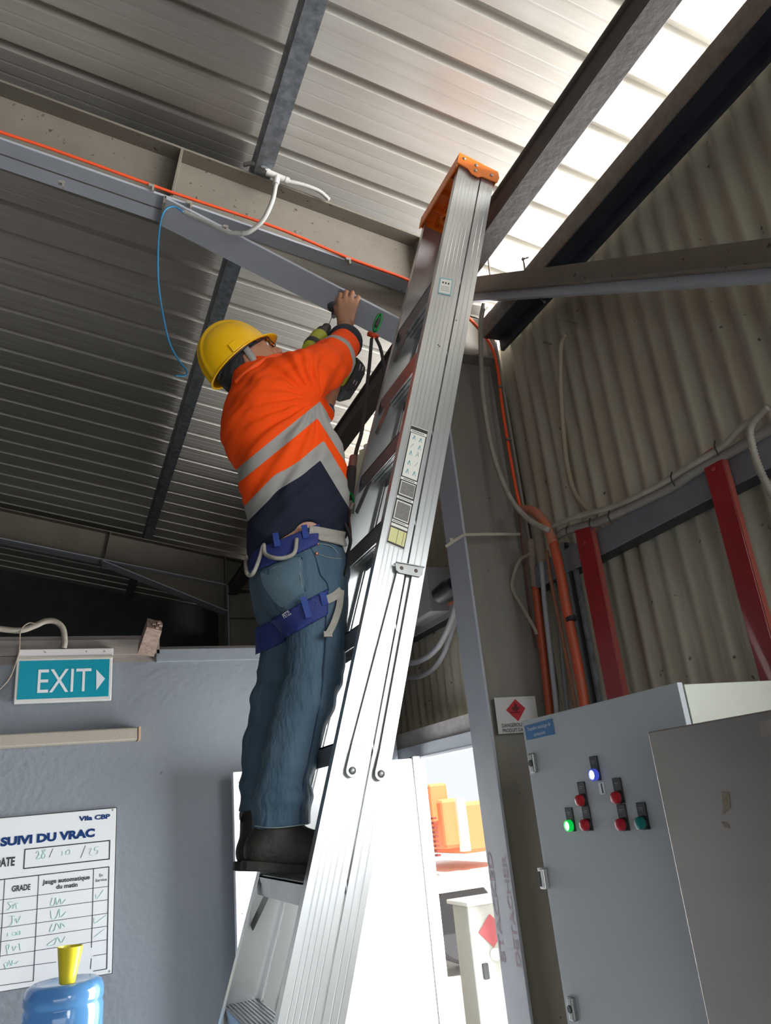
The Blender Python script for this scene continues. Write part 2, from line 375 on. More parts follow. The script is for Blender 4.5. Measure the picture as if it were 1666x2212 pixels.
# red bars
RED = mat('red_gloss_paint', (.31, .012, .014), .4, 0, (.24, .010, .012), 9, .7, coat=.2)
def redbar(px_t, px_b, yt, lab):
    y0 = AX(1.635, *px_t[0]).y; y1 = AX(1.635, *px_t[1]).y
    zt_ = AX(1.635, *px_t[0]).z
    R = thing('red_bar', lab, 'bar', (1.64, (y0 + y1) / 2, .3), 'red bars')
    MB().prism([(1.635, y0, .3), (1.635, y1, .3), (1.635, y1, zt_ - .01), (1.635, y1 + (y0 - y1) * .3, zt_ + .004), (1.635, y0, zt_ + .002)], (.012, 0, 0)).build('face_plate', RED, R, bevel=.001)
    MB().bb((1.636, min(y0, y1) - .004, .3), (1.664 - .012, min(y0, y1), zt_ - .012)).build('edge_plate', mat('worn_orange_edge', (.30, .06, .04), .7), R)
    b = MB().ball((1.634, (y0 + y1) / 2, zt_ - .055), .008, seg=10); b.build('bolt', RED, R)
redbar(((1242, 1148), (1276, 1143)), None, 0, 'bright red flat bar rising behind the grey control cabinet, left of two')
redbar(((1514, 985), (1556, 980)), None, 0, 'bright red flat bar at the right edge, right of two')

# door leaf, frame and header in the right wall
ALU0 = mat('frame_aluminium', (.62, .66, .70), .35, .3)
R = thing('door_1', 'white door leaf standing wide open across the view', 'door', (1.50, 3.47, 0), kind='structure'); del R['category']
MB().bb((.69, 3.44, .03), (1.520, 3.475, 1.993)).build('leaf', WHITE, R, bevel=.002)
for z_ in (1.95, 1.45): MB().ball((.715, 3.44, z_), .003, (1, .5, 1), seg=8).build('screw', mat('dull_screw', (.3, .3, .3), .5), R)
MB().bb((1.5215, 3.442, .0), (1.5265, 3.47, 1.998)).build('gasket', mat('dark_gasket', (.05, .05, .055), .6), R)
struct('trim_4', MB().bb((1.60, 2.61, 2.055), (1.715, 4.05, 2.13)), mat('peeling_white_board', (.62, .60, .59), .8, 0, (.40, .36, .34), 14, .7, stretch=(1, 1.5, 3)), label='peeling white board over the doorway')
struct('trim_5', MB().bb((1.575, 2.61, 1.998), (1.70, 4.05, 2.055)).bb((1.565, 2.61, 1.985), (1.58, 4.05, 2.0)), ALU0, bevel=.003, label='pale aluminium door head')
struct('trim_6', MB().bb((1.528, 3.44, 0), (1.585, 3.52, 2.0)), WHITE)
struct('added_groundsheet', MB().bb((1.8, -12, -.02), (4.6, .6, -.01)), mat('groundsheet', (.075, .08, .078), .9, 0, (.055, .058, .056), 6, .8), label='dark asphalt added unseen outside the bay to dim the ladder reflection')  # unseen dark ground, added to cut the sunlit yard's glare on the ladder

# ------------------------------------------------------------------ the yard seen through the doorway
OR = mat('truck_orange', (.85, .25, .10), .6, 0)
WH = mat('truck_white', (.85, .84, .80), .5)
DK = mat('truck_chassis', (.06, .06, .07), .6)
R = thing('tanker_truck', 'sunlit orange and white truck standing out in the yard', 'truck', (5.0, 9.4, 0))
def yp(x, y, Yv=6.5): return AY(Yv * 1.31, x, y)
def rect(m, x0, y0, x1, y1, Yv, dpt):
    p0 = yp(x0, y1, Yv); p1 = yp(x1, y0, Yv); m.bb((p0.x, Yv * 1.31, p0.z), (p1.x, (Yv + dpt) * 1.31, p1.z)); return m
rect(MB(), 925, 1865, 1120, 1935, 6.5, 1.8).build('bed', WH, R, bevel=.02)
rect(MB(), 937, 1690, 965, 1780, 6.6, 1.2).build('cab_panel', OR, R, bevel=.03)
rect(MB(), 965, 1722, 998, 1835, 6.5, 1.2).build('orange_tank', OR, R, bevel=.04)
rect(MB(), 1003, 1722, 1110, 1845, 6.5, 1.2).build('orange_tank', OR, R, bevel=.04)
rect(MB(), 1000, 1722, 1004, 1840, 6.46, .05).build('post', WH, R)
p = yp(992, 1985, 6.8); MB().lathe([(.02, -.16), (.40, -.16), (.44, -.08), (.44, .16), (.02, .16)], p, (0, 1, 0), 24).build('wheel', DK, R, smooth=True)
p = yp(1015, 2000, 7.0); MB().lathe([(.02, -.16), (.37, -.16), (.39, .16), (.02, .16)], p, (0, 1, 0), 24).build('wheel', DK, R, smooth=True)
rect(MB(), 955, 1942, 1030, 1962, 6.7, .8).build('chassis', DK, R)
m = MB()
for k in range(9): rect(m, 936 + k * 1.2, 1765 + k * 10, 943 + k * 1.2, 1770 + k * 10, 6.4, .06)
m.build('rope', mat('red_brown_rope', (.30, .06, .05), .8), R)
R = thing('fuel_cabinet', 'white outdoor cabinet with pink placard seen through the doorway', 'cabinet', (2.6, 3.6, 0))
c0 = AY(3.9, 1010, 1957); c1 = AY(3.9, 1112, 1967)
MB().bb((c0.x, 3.9, 0), (c0.x + .55, 4.08, c0.z)).build('body', mat('cabinet_cream', (.62, .62, .56), .5, 0, (.5, .5, .46), 6, .8), R, bevel=.01)
MB().bb((c0.x - .02, 3.86, c0.z), (c0.x + .57, 4.10, c0.z + .02)).build('lid', WH, R, bevel=.004)
q = AY(3.895, 1062, 2010); h = .075
MB().prism([q + V((0, 0, h)), q + V((h, 0, 0)), q + V((0, 0, -h)), q + V((-h, 0, 0))], (0, -.004, 0)).build('placard', mat('faded_pink', (.55, .12, .13), .6, 0, (.4, .1, .1), 30, .6), R)
q = AY(3.89, 1070, 2061); MB().lathe([(.010, 0), (.028, 0), (.028, .012), (.010, .012)], q, (0, -1, 0), 20).build('gauge', WH, R, smooth=True)
q = AY(3.89, 1050, 2098); MB().box(q, (.030, .02, .07)).build('latch', mat('dark_metal', (.10, .105, .11), .35, .6), R, bevel=.005)
# pale wall seen through the far gap under the roof
solo('yard_wall', MB().bb((5.5, 15.5, 0), (5.7, 30, 6.6)), mat('peach_render', (.75, .55, .42), .8), 'sunlit peach wall glimpsed through the gap under the far roof', 'wall')

# ------------------------------------------------------------------ the folded stepladder
ALU = mat('brushed_aluminium', (.64, .655, .65), .33, .78, (.56, .575, .57), 3, .8, stretch=(6, 6, .6), spots=(.30, .29, .27), spscale=34, spth=.765)
ALUS = mat('tread_aluminium', (.52, .54, .57), .38, .8, (.38, .38, .38), 9, .7)
ORP = mat('orange_plastic', (.90, .22, .015), .42, 0, (.82, .18, .01), 6, .8)
STL = mat('zinc_steel', (.42, .43, .42), .42, .7, (.30, .30, .28), 20, .7)
SL = .3189
def lx(z): return .425 + SL * (z - 1.421)
def yn(z): return 1.74 + .0246 * (z - 1.43)
def yf(z): return 2.235 - .0500 * (z - 1.43)
LU = V((.9527, 0, -.3038))          # across the rails, towards the wall
LR = V((.3038, 0, .9527))
LAD = thing('stepladder', 'tall folded aluminium stepladder with orange top, leaned up to the roof steel', 'ladder', (.35, 1.95, 0))
def rail(side, u0, u1, name, z0=0.0, z1=3.89, ridges=()):
    yfun = yn if side > 0 else yf
    a = V((lx(z0), yfun(z0), z0)); b = V((lx(z1), yfun(z1), z1)); d = b - a
    t, fl = .0022, .028
    prof = [(u0, 0)]
    for r in ridges: prof += [(r - .0015, 0), (r - .0007, -.00035), (r + .0007, -.00035), (r + .0015, 0)]
    prof += [(u1, 0), (u1, fl), (u1 - t, fl), (u1 - t, t), (u0 + t, t), (u0 + t, fl), (u0, fl)]
    poly = [a + LU * u + V((0, side * v, 0)) for u, v in prof]
    m = MB().prism(poly, d)
    return m.build(name, ALU, LAD)
for s_ in (1, -1):
    rail(s_, 0, .086, 'front_rail', ridges=(.018, .030, .043, .056, .070))
    rail(s_, .091, .140, 'rear_rail', z0=0.02, ridges=(.107, .124))
TREADS = [1.66 + .286 * k for k in range(-5, 7)]
for i, z in enumerate(TREADS):
    x = lx(z) + .002; y0 = yn(z) + .003; y1 = yf(z) - .003; w = .088
    m = MB().bb((x, y0, z - .003), (x + w, y1, z))
    m.bb((x, y0, z - .046), (x + .0025, y1, z)).bb((x + w - .0025, y0, z - .030), (x + w, y1, z))
    for k in range(9): m.bb((x + .006 + k * .0095, y0, z), (x + .009 + k * .0095, y1, z + .0022))
    for k in range(5): m.bb((x + .012 + k * .015, y0, z - .006), (x + .015 + k * .015, y1, z - .003))
    t_ = m.build('tread', ALUS, LAD)
    for yy in (y0 + .035, y1 - .035): MB().ball((x - .001, yy, z - .022), .006, (.5, 1, 1), seg=8).build('rivet', STL, t_, smooth=True)
    if i > 2:
        for yy, sg in ((y0, 1), (y1, -1)):
            g = MB().bar((x + .006, yy + sg * .085, z - .040), V((x + .004, yy + sg * .006, z - .120)) - LR * 0 + V((-.024, 0, 0)), .018, .003, up=(1, 0, .2))
            g.build('gusset', STL, LAD)
for z in (.5, 1.08, 3.2, 3.62):
    q0 = V((lx(z), yn(z) + .003, z)) + LU * .118; q1 = V((lx(z), yf(z) - .003, z)) + LU * .118
    MB().bar(q0, q1, .026, .012, up=(1, 0, .3)).build('rear_bar', ALUS, LAD)
for s_ in (1, -1):
    yfun = yn if s_ > 0 else yf
    MB().bb((lx(0) - .004, yfun(0) - .004 if s_ > 0 else yfun(0) - .034, 0), (lx(0) + .10, yfun(0) + .034 if s_ > 0 else yfun(0) + .004, .045)).build('rubber_foot', mat('black_rubber', (.02, .02, .02), .8), LAD)
# orange top cap: tray with webs inside and a hexagonal tool hole
Ttop = V((lx(3.90), 0, 3.90))
def cp(u, y, h): return Ttop + LU * u + LR * h + V((0, y, 0))
CAP = None
m = MB()
def slab(u0, u1, y0, y1, h0, h1, m=m): 
    vs = [cp(u, y, h) for u in (u0, u1) for y in (y0, y1) for h in (h0, h1)]
    return m.add(vs, [(0, 1, 3, 2), (4, 6, 7, 5), (0, 4, 5, 1), (2, 3, 7, 6), (0, 2, 6, 4), (1, 5, 7, 3)])
ya, yb = yn(3.9) - .008, yf(3.9) + .008
slab(-.010, .150, ya, yb, .030, .036)
slab(-.012, -.007, ya, yb, -.030, .036); slab(.147, .152, ya, yb, .0, .036)
for u in (.045, .10): slab(u, u + .004, ya, yb, .008, .03)
for t in (.25, .5, .75):
    y_ = ya + (yb - ya) * t; slab(-.008, .148, y_, y_ + .004, .004, .03)
CAP = m.build('top_cap', ORP, LAD, bevel=.0015)
for y_, s_ in ((ya, -1), (yb, 1)):
    m = MB(); pts = [(-.012, .038), (-.012, -.015), (.030, -.018), (.048, -.034), (.075, -.036), (.090, -.022), (.150, -.016), (.154, .012), (.144, .038)]
    m.prism([cp(u, y_, h) for u, h in pts], (0, s_ * .004, 0)); m.build('end_plate', ORP, CAP)
    for u, h in ((.010, .018), (.058, .015), (.060, -.012), (.122, .004)): MB().ball(cp(u, y_ + s_ * .005, h), .0065, (1, .5, 1), seg=10).build('rivet', STL, CAP, smooth=True)
m = MB(); cc = (ya + yb) / 2 + .09
hexo = [(.0685 + .030 * math.cos(k * math.pi / 3), cc + .034 * math.sin(k * math.pi / 3)) for k in range(6)]
hexi = [(.0685 + .017 * math.cos(k * math.pi / 3), cc + .019 * math.sin(k * math.pi / 3)) for k in range(6)]
for k in range(6):
    j = (k + 1) % 6
    vs = [cp(u, y, h) for h in (-.004, .029) for u, y in (hexo[k], hexo[j], hexi[j], hexi[k])]
    m.add(vs, [(0, 1, 2, 3), (4, 7, 6, 5), (0, 4, 5, 1), (1, 5, 6, 2), (2, 6, 7, 3), (3, 7, 4, 0)])
m.build('tool_ring', ORP, CAP)

def AN(px, py, off=0.0):
    """point on the near rail's outer face"""
    p = AY(1.76, px, py)
    for _ in range(4): p = AY(yn(p.z) - off, px, py)
    return p
def stick(name, px, m_, parent, off=.0012, th=.0004):
    P = [AN(x, y, off) for x, y in px]; return MB().prism(P, (0, -th, 0)).build(name, m_, parent)
STW = mat('sticker_cream', (.80, .78, .70), .45)
STK = mat('sticker_black', (.035, .03, .03), .5)
# spreader bars folded against the near face, their bracket and rivets
def sbar(pa, pb, pc, w=.030):
    m = MB()
    a, b, c = AN(*pa, .010), AN(*pb, .006), AN(*pc, .006)
    d = (b - a).normalized(); t = d.cross(V((0, -1, 0))).normalized()
    pts = [a + t * (w / 2) * math.cos(k * math.pi / 6) - d * (w / 2) * math.sin(k * math.pi / 6) for k in range(7)]
    m.prism([p for p in pts[::-1]] + [b + t * (w * .5), b - t * (w * .5)][::1] if False else pts + [b - t * (w * .5), b + t * (w * .5)], (0, -.004, 0))
    m.add([b + t * w * .5, b - t * w * .5, c - t * w * .36, c + t * w * .36] + [p + V((0, -.003, 0)) for p in (b + t * w * .5, b - t * w * .5, c - t * w * .36, c + t * w * .36)],
          [(0, 1, 2, 3), (7, 6, 5, 4), (0, 4, 5, 1), (1, 5, 6, 2), (2, 6, 7, 3), (3, 7, 4, 0)])
    o = m.build('spreader_bar', ALU, LAD, bevel=.0008)
    MB().ball(a + V((0, -.006, 0)), .009, (1, .6, 1), seg=12).build('rivet', STL, o, smooth=True)
sbar((760, 1665), (772, 1612), (868, 1228)); sbar((822, 1672), (833, 1620), (899, 1236))
m = MB().prism([AN(x, y, .012) for x, y in ((853, 1216), (914, 1227), (912, 1242), (906, 1247), (862, 1238), (855, 1232))], (0, -.003, 0))
m.prism([AN(x, y, .0) for x, y in ((853, 1216), (914, 1227), (914, 1229), (853, 1218))], (0, -.014, 0))
BK = m.build('bracket', STL, LAD, bevel=.0006)
for x, y in ((868, 1227), (899, 1233)): MB().ball(AN(x, y, .015), .0055, (1, .5, 1), seg=10).build('rivet', RUST2, BK, smooth=True)
# small and long stickers with their printing
S1 = stick('small_sticker', ((951, 599), (978, 604), (974, 639), (946, 633)), mat('sticker_teal_edge', (.25, .50, .55), .5), LAD)
stick('sticker_face', ((953, 602), (976, 606), (972, 636), (948, 631)), STW, S1, .0018)
for k, (x, y) in enumerate(((956, 611), (962, 612.5), (968, 614))): stick('printed_mark', ((x, y - 3), (x + 3, y - 2.5), (x + 2.6, y + 1), (x - .4, y + .5)), STK, S1, .0024)
for k in range(3): stick('printed_line', ((952, 617 + k * 4), (970, 620.5 + k * 4), (970, 621.8 + k * 4), (952, 618.3 + k * 4)), mat('sticker_grey', (.45, .45, .42), .5), S1, .0024)
C4 = [AN(888, 919.5, 0), AN(924.5, 932.5, 0), AN(873, 1187, 0), AN(835, 1171, 0)]
def lq(u0, v0, u1, v1, off):
    f_ = lambda u, v: (C4[0] * (1 - u) + C4[1] * u) * (1 - v) + (C4[3] * (1 - u) + C4[2] * u) * v
    return [f_(u, v) + V((0, -off, 0)) for u, v in ((u0, v0), (u1, v0), (u1, v1), (u0, v1))]
def lp(name, rects, m_, par, off):
    m = MB()
    for r in rects: m.prism(lq(*r, off), (0, -.0003, 0))
    return m.build(name, m_, par)
L0 = lp('safety_label', [(-.02, -.006, 1.02, 1.006)], STW, LAD, .0008)
lp('label_border', [(.0, 0, 1, 1)], STK, L0, .0012)
lp('label_panel', [(.03, .03, .97, .055), (.07, .06, .93, .445), (.03, .455, .97, .475), (.10, .485, .92, .60), (.03, .615, .97, .635), (.08, .65, .92, .80), (.04, .81, .96, .83), (.04, .84, .96, .862)], STW, L0, .0016)
lp('label_text_block', [(.14, .492, .90, .592), (.13, .66, .88, .792)], mat('sticker_dark_grey', (.10, .095, .09), .6, 0, (.30, .28, .26), 260, .7), L0, .0020)
lp('label_yellow', [(.05, .875, .95, .985)], mat('sticker_yellow', (.70, .66, .30), .5), L0, .0016)
lp('label_print', [(.12 + .08 * k, .038, .165 + .08 * k, .047) for k in range(9)] + [(.2 + .09 * k, .461, .26 + .09 * k, .469) for k in range(7)] + [(.15 + .08 * k, .621, .19 + .08 * k, .629) for k in range(9)] + [(.1 + .07 * k, .816, .14 + .07 * k, .824) for k in range(10)] + [(.48, .875, .50, .985), (.8, .88, .82, .98)], STK, L0, .0020)
# ladder pictograms
m = MB()
PC = mat('pictogram_teal', (.08, .33, .40), .5)
def pict(u, v, kind):
    f_ = lambda a, b: (C4[0] * (1 - a) + C4[1] * a) * (1 - b) + (C4[3] * (1 - a) + C4[2] * a) * b + V((0, -.0022, 0))
    segs = {'A': ((0, .04, .09, 0), (.09, 0, .18, .04), (.05, .04, .1, .004)), 'I': ((0, .04, .14, 0),), 'H': ((0, .04, .05, 0), (.13, .04, .1, 0), (.05, .0, .1, 0), (.02, .022, .12, .022))}[kind]
    for a, b, c, d in segs: m.bar(f_(u + a, v + b), f_(u + c, v + d), .0012, .0004, up=(0, 1, 0))
for u, v, k in ((.22, .075, 'A'), (.6, .08, 'A'), (.2, .15, 'I'), (.62, .145, 'A'), (.2, .215, 'A'), (.6, .21, 'H'), (.22, .30, 'A'), (.64, .295, 'I'), (.22, .375, 'A'), (.62, .375, 'A')): pict(u, v, k)
m.build('pictograms', PC, L0)
# dents and scratches stay as small dark marks
m = MB()
for x, y in ((947, 745), (950, 748), (808, 1488), (806, 1490), (986, 692)): m.ball(AN(x, y, .0), .0022, (1, .25, 1.4), seg=6)
m.build('scuff', STK, LAD)

# ------------------------------------------------------------------ control cabinet, stainless cabinet
CABP = mat('cabinet_grey', (.50, .53, .55), .42, 0, (.475, .505, .525), 2, .9)
CABW = mat('cabinet_cream_side', (.60, .62, .54), .5, 0, (.54, .55, .47), 5, .8, spots=(.25, .23, .2), spscale=20, spth=.74)
BLK = mat('black_plastic', (.022, .023, .025), .45)
zc = 1.984; yl, yr = 1.927, 1.296
CB = thing('control_cabinet', 'grey electrical cabinet with red buttons and two lit pilot lamps', 'cabinet', (1.4, 1.61, .30))
MB().bb((1.222, yr + .004, .30), (1.56, yl - .004, zc - .004)).build('body', CABW, CB, bevel=.002)
MB().bb((1.214, yr + .008, .31), (1.222, yl - .008, zc - .008)).build('seal', BLK, CB)
DR = MB().bb((1.200, yr, .305), (1.214, yl, zc)).build('door', CABP, CB, bevel=.0015)
MB().bb((1.26, 1.34, 0), (1.52, 1.88, .30)).build('plinth', BLK, CB)
def F(x, y, o=0): return AX(1.200 - o, x, y)
for (x, y) in ((1156, 1648), (1241, 2178)):
    q = F(x, y); L_ = MB().box(q + V((-.006, 0, 0)), (.014, .022, .052)).build('latch', STL, DR, bevel=.004)
    MB().lathe([(.009, 0), (.008, .003)], q + V((-.013, 0, 0)), (-1, 0, 0), 16).build('key_slot', BLK, L_)
q = F(1177, 1897); H_ = MB().box(q + V((-.004, .006, 0)), (.008, .022, .052)).box(q + V((-.008, -.010, 0)), (.014, .020, .048)).build('hasp', mat('bright_zinc', (.62, .61, .58), .3, .8), DR, bevel=.002)
MB().box(q + V((-.014, .0, 0)), (.006, .008, .036)).build('hasp_slot', BLK, H_)
REDB = mat('button_red', (.52, .012, .025), .35, coat=.3); TEAL = mat('button_teal', (.0, .22, .19), .35, coat=.3)
LITG = mat('lamp_green_lit', (.0, .5, .1), .3, emit=(.35, 1, .55), estr=3.5); RG = mat('lamp_green_ring', (0, .35, .03), .3, emit=(0, .8, .1), estr=.6)
LITB = mat('lamp_white_lit', (.8, .85, 1), .3, emit=(.85, .9, 1), estr=5); RB = mat('lamp_blue_ring', (.05, .07, .6), .3, emit=(.1, .15, 1), estr=.35)
def button(px, py, kind):
    q = F(px, py); nm = {'r': 'push_button', 't': 'push_button', 'g': 'pilot_lamp', 'b': 'pilot_lamp'}[kind]
    cmat = {'r': REDB, 't': TEAL, 'g': LITG, 'b': LITB}[kind]
    pr = [(.0132, 0), (.0135, .010), (.0125, .016), (.008, .019), (.001, .020)] if kind in 'rt' else [(.0105, .0), (.0105, .010), (.007, .0125), (.001, .013)]
    o = MB().lathe(pr, q + V((-.004, 0, 0)), (-1, 0, 0), 24).build(nm, cmat, DR, smooth=True)
    if kind in 'gb': MB().lathe([(.0135, 0), (.0138, .011), (.0105, .012), (.0104, 0)], q + V((-.004, 0, 0)), (-1, 0, 0), 24, cap=False).build('bezel', RG if kind == 'g' else RB, o, smooth=True)
    else: MB().lathe([(.0145, 0), (.0145, .006), (.0135, .007)], q + V((-.002, 0, 0)), (-1, 0, 0), 24).build('bezel', BLK, o, smooth=True)
    MB().box(q + V((-.002, 0, .014)), (.004, .030, .056)).build('legend_plate', BLK, o, bevel=.001)
    MB().box(q + V((-.0045, 0, .031)), (.0004, .016, .0014)).box(q + V((-.0045, 0, .027)), (.0004, .010, .0012)).build('legend_text', mat('legend_white', (.30, .30, .32), .6), o)
for x, y, k in ((1290, 1673, 'b'), (1263, 1728, 'r'), (1341, 1722, 'r'), (1236, 1783, 'g'), (1273, 1781, 'r'), (1351, 1780, 'r'), (1394, 1777, 't')): button(x, y, k)
NP = MB().prism([F(*p, .001) for p in ((1292, 1691), (1304, 1689), (1309, 1715), (1297, 1717))], (-.0006, 0, 0)).build('number_plate', WHITE, DR)
text_mb('1', F(1302, 1713, .002), F(1304.5, 1712.6, .002), .021, (-1, 0, 0), bold=.03, ext=.0004, fit=False).build('number_text', STK, NP)
BL = MB().prism([F(*p, .001) for p in ((1133, 1568.5), (1193, 1552), (1199, 1586), (1138.5, 1599.5))], (-.0006, 0, 0)).build('name_sticker', mat('sticker_blue', (.03, .16, .38), .45), DR)
text_mb('Transfert stockage de', F(1140, 1580, .002), F(1190, 1567, .002), .0095, (-1, 0, 0), ext=.0004).build('sticker_text', mat('text_white', (.75, .78, .8), .5), BL)
text_mb('carburants', F(1154, 1591, .002), F(1179, 1584.5, .002), .0095, (-1, 0, 0), ext=.0004).build('sticker_text', MATS['text_white'], BL)

STN = mat('brushed_stainless', (.36, .33, .305), .36, .7, (.31, .285, .265), 2.5, .9, stretch=(1, 1, 5), bump=.02, bscale=60, spots=(.12, .10, .08), spscale=9, spth=.80)
SB = thing('stainless_cabinet', 'brushed stainless steel box cabinet overlapping the grey cabinet', 'cabinet', (1.3, .9, .25))
yS = AX(1.08, 1396, 1569).y
MB().bb((1.08, .35, .25), (1.50, yS, 1.887)).build('body', STN, SB, bevel=.003)
m = MB()
for pts in (((1560, 1710), (1575, 1712), (1578, 1745), (1563, 1760)), ((1558, 1775), (1572, 1778), (1577, 1790), (1566, 1787))):
    m.prism([AX(1.0795, *p) for p in pts], (-.0005, 0, 0))
m.build('glue_residue', mat('glue_brown', (.22, .16, .10), .8, 0, (.32, .28, .24), 80, .8), SB)
m = MB()
for pts in (((1640, 1560), (1666, 1552), (1668, 1590), (1645, 1592)),): m.prism([AX(1.0795, *p) for p in pts], (-.0005, 0, 0))
m.build('sticker_remnant', mat('faded_label', (.33, .30, .27), .7, 0, (.24, .21, .19), 60, .8), SB)
MB().bb((1.14, .45, 0), (1.46, 1.2, .25)).build('plinth', BLK, SB)

# hazard sign on the column
def G(x, y, o=0): return AY(2.505 - o, x, y)
HS = thing('hazard_sign', 'white dangerous goods sign with red flame diamond on the column', 'sign', G(1115, 1545))
p_ = [(1067, 1507.5), (1155, 1503.5), (1166, 1580), (1077, 1586)]
MB().prism([G(*p) for p in p_], (0, -.002, 0)).build('board', mat('sign_white', (.60, .59, .58), .5, 0, (.52, .50, .48), 14, .8), HS)
MB().prism([G(*p, .003) for p in ((1113, 1510), (1135, 1530), (1120, 1558), (1093.5, 1534))], (0, -.0006, 0)).build('red_diamond', mat('sign_red', (.42, .02, .03), .5), HS)
fl = [(1112, 1518), (1117, 1523), (1118, 1528), (1121, 1525), (1121, 1532), (1117, 1536), (1110, 1536), (1106, 1531), (1107, 1526), (1110, 1528)]
MB().prism([G(*p, .004) for p in fl], (0, -.0005, 0)).build('flame_mark', mat('sign_dark_red', (.10, .01, .012), .6), HS)
MB().prism([G(*p, .004) for p in ((1103, 1538), (1124, 1537), (1124, 1539.5), (1103, 1540.5))], (0, -.0005, 0)).build('red_print', MATS['sign_dark_red'], HS)
text_mb('DANGEROUS GOODS', G(1085, 1571.5, .003), G(1161, 1566.5, .003), .0125, (0, -1, 0), bold=.012, ext=.0005).build('sign_text', STK, HS)
text_mb('PRODUIT DANGEREUX', G(1087, 1582.5, .003), G(1164, 1577.5, .003), .0125, (0, -1, 0), bold=.012, ext=.0005).build('sign_text', STK, HS)
# faded stencil lettering up the column's inner face
STN_R = mat('faded_stencil_red', (.36, .20, .22), .7, 0, (.33, .34, .37), 60, .5)
def K(x, y): return AX(1.3995, x, y)
ST = text_mb('STACKED', K(1093, 2080), K(1061, 1840), .030, (-1, 0, 0), bold=.02, ext=.0004)
tt = text_mb('DETACHER', K(1127, 2090), K(1092, 1845), .030, (-1, 0, 0), bold=.02, ext=.0004)
for nm_, mb__ in (('left column of faded red stencil letters on the grey column face', ST), ('right column of faded red stencil letters on the grey column face', tt)): solo('stencil_lettering', mb__, STN_R, nm_, 'lettering', 'stencil lettering')

# ------------------------------------------------------------------ cables, conduits, straps
CBG = mat('conduit_beige', (.40, .365, .30), .6, 0, (.24, .21, .17), 18, .7)
CGR = mat('conduit_pale_grey', (.37, .36, .33), .5, 0, (.31, .30, .27), 12, .7)
CGD = mat('conduit_dark_grey', (.15, .15, .15), .6)
ORC = mat('orange_cable', (.80, .085, .015), .45, 0, (.66, .07, .015), 14, .8)
ORD = mat('dusty_orange_conduit', (.50, .060, .014), .5, 0, (.30, .075, .035), 14, .8)
DUST = mat('dust_covered_conduit', (.27, .22, .17), .75, 0, (.20, .15, .11), 20, .7)
BLU = mat('blue_wire', (.03, .22, .42), .45)
def T(name, plane, v, pts, r, m_, lab, cat, group=None, corr=0, pitch=.006, seg=10, **k):
    P = [A(plane, v, x, y) for x, y in pts]
    return solo(name, MB().tube(P, r, seg, corr, pitch), m_, lab, cat, group, smooth=('all' if not corr else 'all'), **k)
T('orange_cable', 1, 2.452, ((-30, 274), (0, 285), (120, 325), (330, 401), (420, 432), (600, 493), (750, 556), (880, 604), (960, 645), (1000, 678)), .0062, ORC, 'bright orange cable clipped along the bottom flange of the roof rafter', 'cable')
T('orange_cable', 1, 2.452, ((1000, 678), (1020, 694), (1058, 742), (1074, 790), (1084, 870), (1098, 960), (1114, 1050), (1124, 1095)), .0070, ORC, 'orange cable running down beside the column web, dull red in shade', 'cable')
for x, y, w_ in ((327, 402, 'just left of the haunch end plate'), (409, 439, 'under the cable above the corrugated conduit'), (133, 395, 'alone below the cable at far left'), (752, 561, 'farthest right, near the ladder'), (487, 491, 'behind the hanging conduit bend')):
    q = AY(2.45, x, y); solo('cable_clip', MB().box(q, (.022, .014, .012)).box(q + V((.006, 0, -.012)), (.008, .012, .022)), mat('clip_grey', (.30, .27, .23), .6, .2), 'small grey metal clip on the rafter, ' + w_, 'clip', 'cable clips on the rafter')
for x, y, w_ in ((1080, 836, 'upper'), (1098, 950, 'lower')):
    q = AY(2.445, x, y); solo('cable_tie', MB().box(q, (.024, .016, .008)), RUST2, w_ + ' small dark tie holding the orange cable to the column edge', 'tie', 'ties on the column cable')
# flexible conduit with tee on the rafter
TE = thing('conduit_tee', 'cream plastic conduit tee with corrugated branches on the rafter', 'conduit', AY(2.42, 597, 380))
m = MB().tube([AY(2.42, 578, 372), AY(2.42, 622, 391)], .0135, 14).tube([AY(2.42, 599, 381), AY(2.42, 596, 398)], .0135, 14)
m.tube([AY(2.42, 576, 371), AY(2.42, 583, 374)], .0155, 14).tube([AY(2.42, 617, 389), AY(2.42, 624, 392)], .0155, 14)
m.build('tee_body', mat('tee_cream', (.46, .45, .41), .4), TE, smooth=True)
MB().tube([AY(2.47, 528, 356), AY(2.44, 545, 353), AY(2.43, 562, 362), AY(2.42, 577, 371)], .0098, 14, .0026, .0095).build('corrugated_branch', CGR, TE, smooth='all')
MB().tube([AY(2.42, 622, 391), AY(2.42, 655, 399), AY(2.425, 690, 413), AY(2.44, 712, 432)], .0098, 14, .0026, .0095).build('corrugated_branch', CGR, TE, smooth='all')
MB().tube([AY(2.42, 596, 398), AY(2.40, 588, 435), AY(2.39, 568, 476), AY(2.39, 540, 500), AY(2.395, 522, 505)], .0095, 12).build('smooth_drop', CGR, TE, smooth='all')
MB().tube([AY(2.395, 524, 505), AY(2.41, 490, 501), AY(2.43, 440, 477), AY(2.44, 394, 456)], .0102, 14, .0028, .0095).build('corrugated_end', CGR, TE, smooth='all')
m = MB().box(AY(2.41, 575, 357), (.028, .006, .042), (V((.9, 0, -.4)).normalized(), V((0, 1, 0)), V((.4, 0, .9)).normalized())); q = AY(2.40, 575, 365); m.tube([AY(2.42, 566, 363), AY(2.40, 574, 366), AY(2.42, 582, 371)], .004, 8)
m.build('saddle_clip', mat('shiny_zinc', (.7, .7, .7), .25, .9), TE)
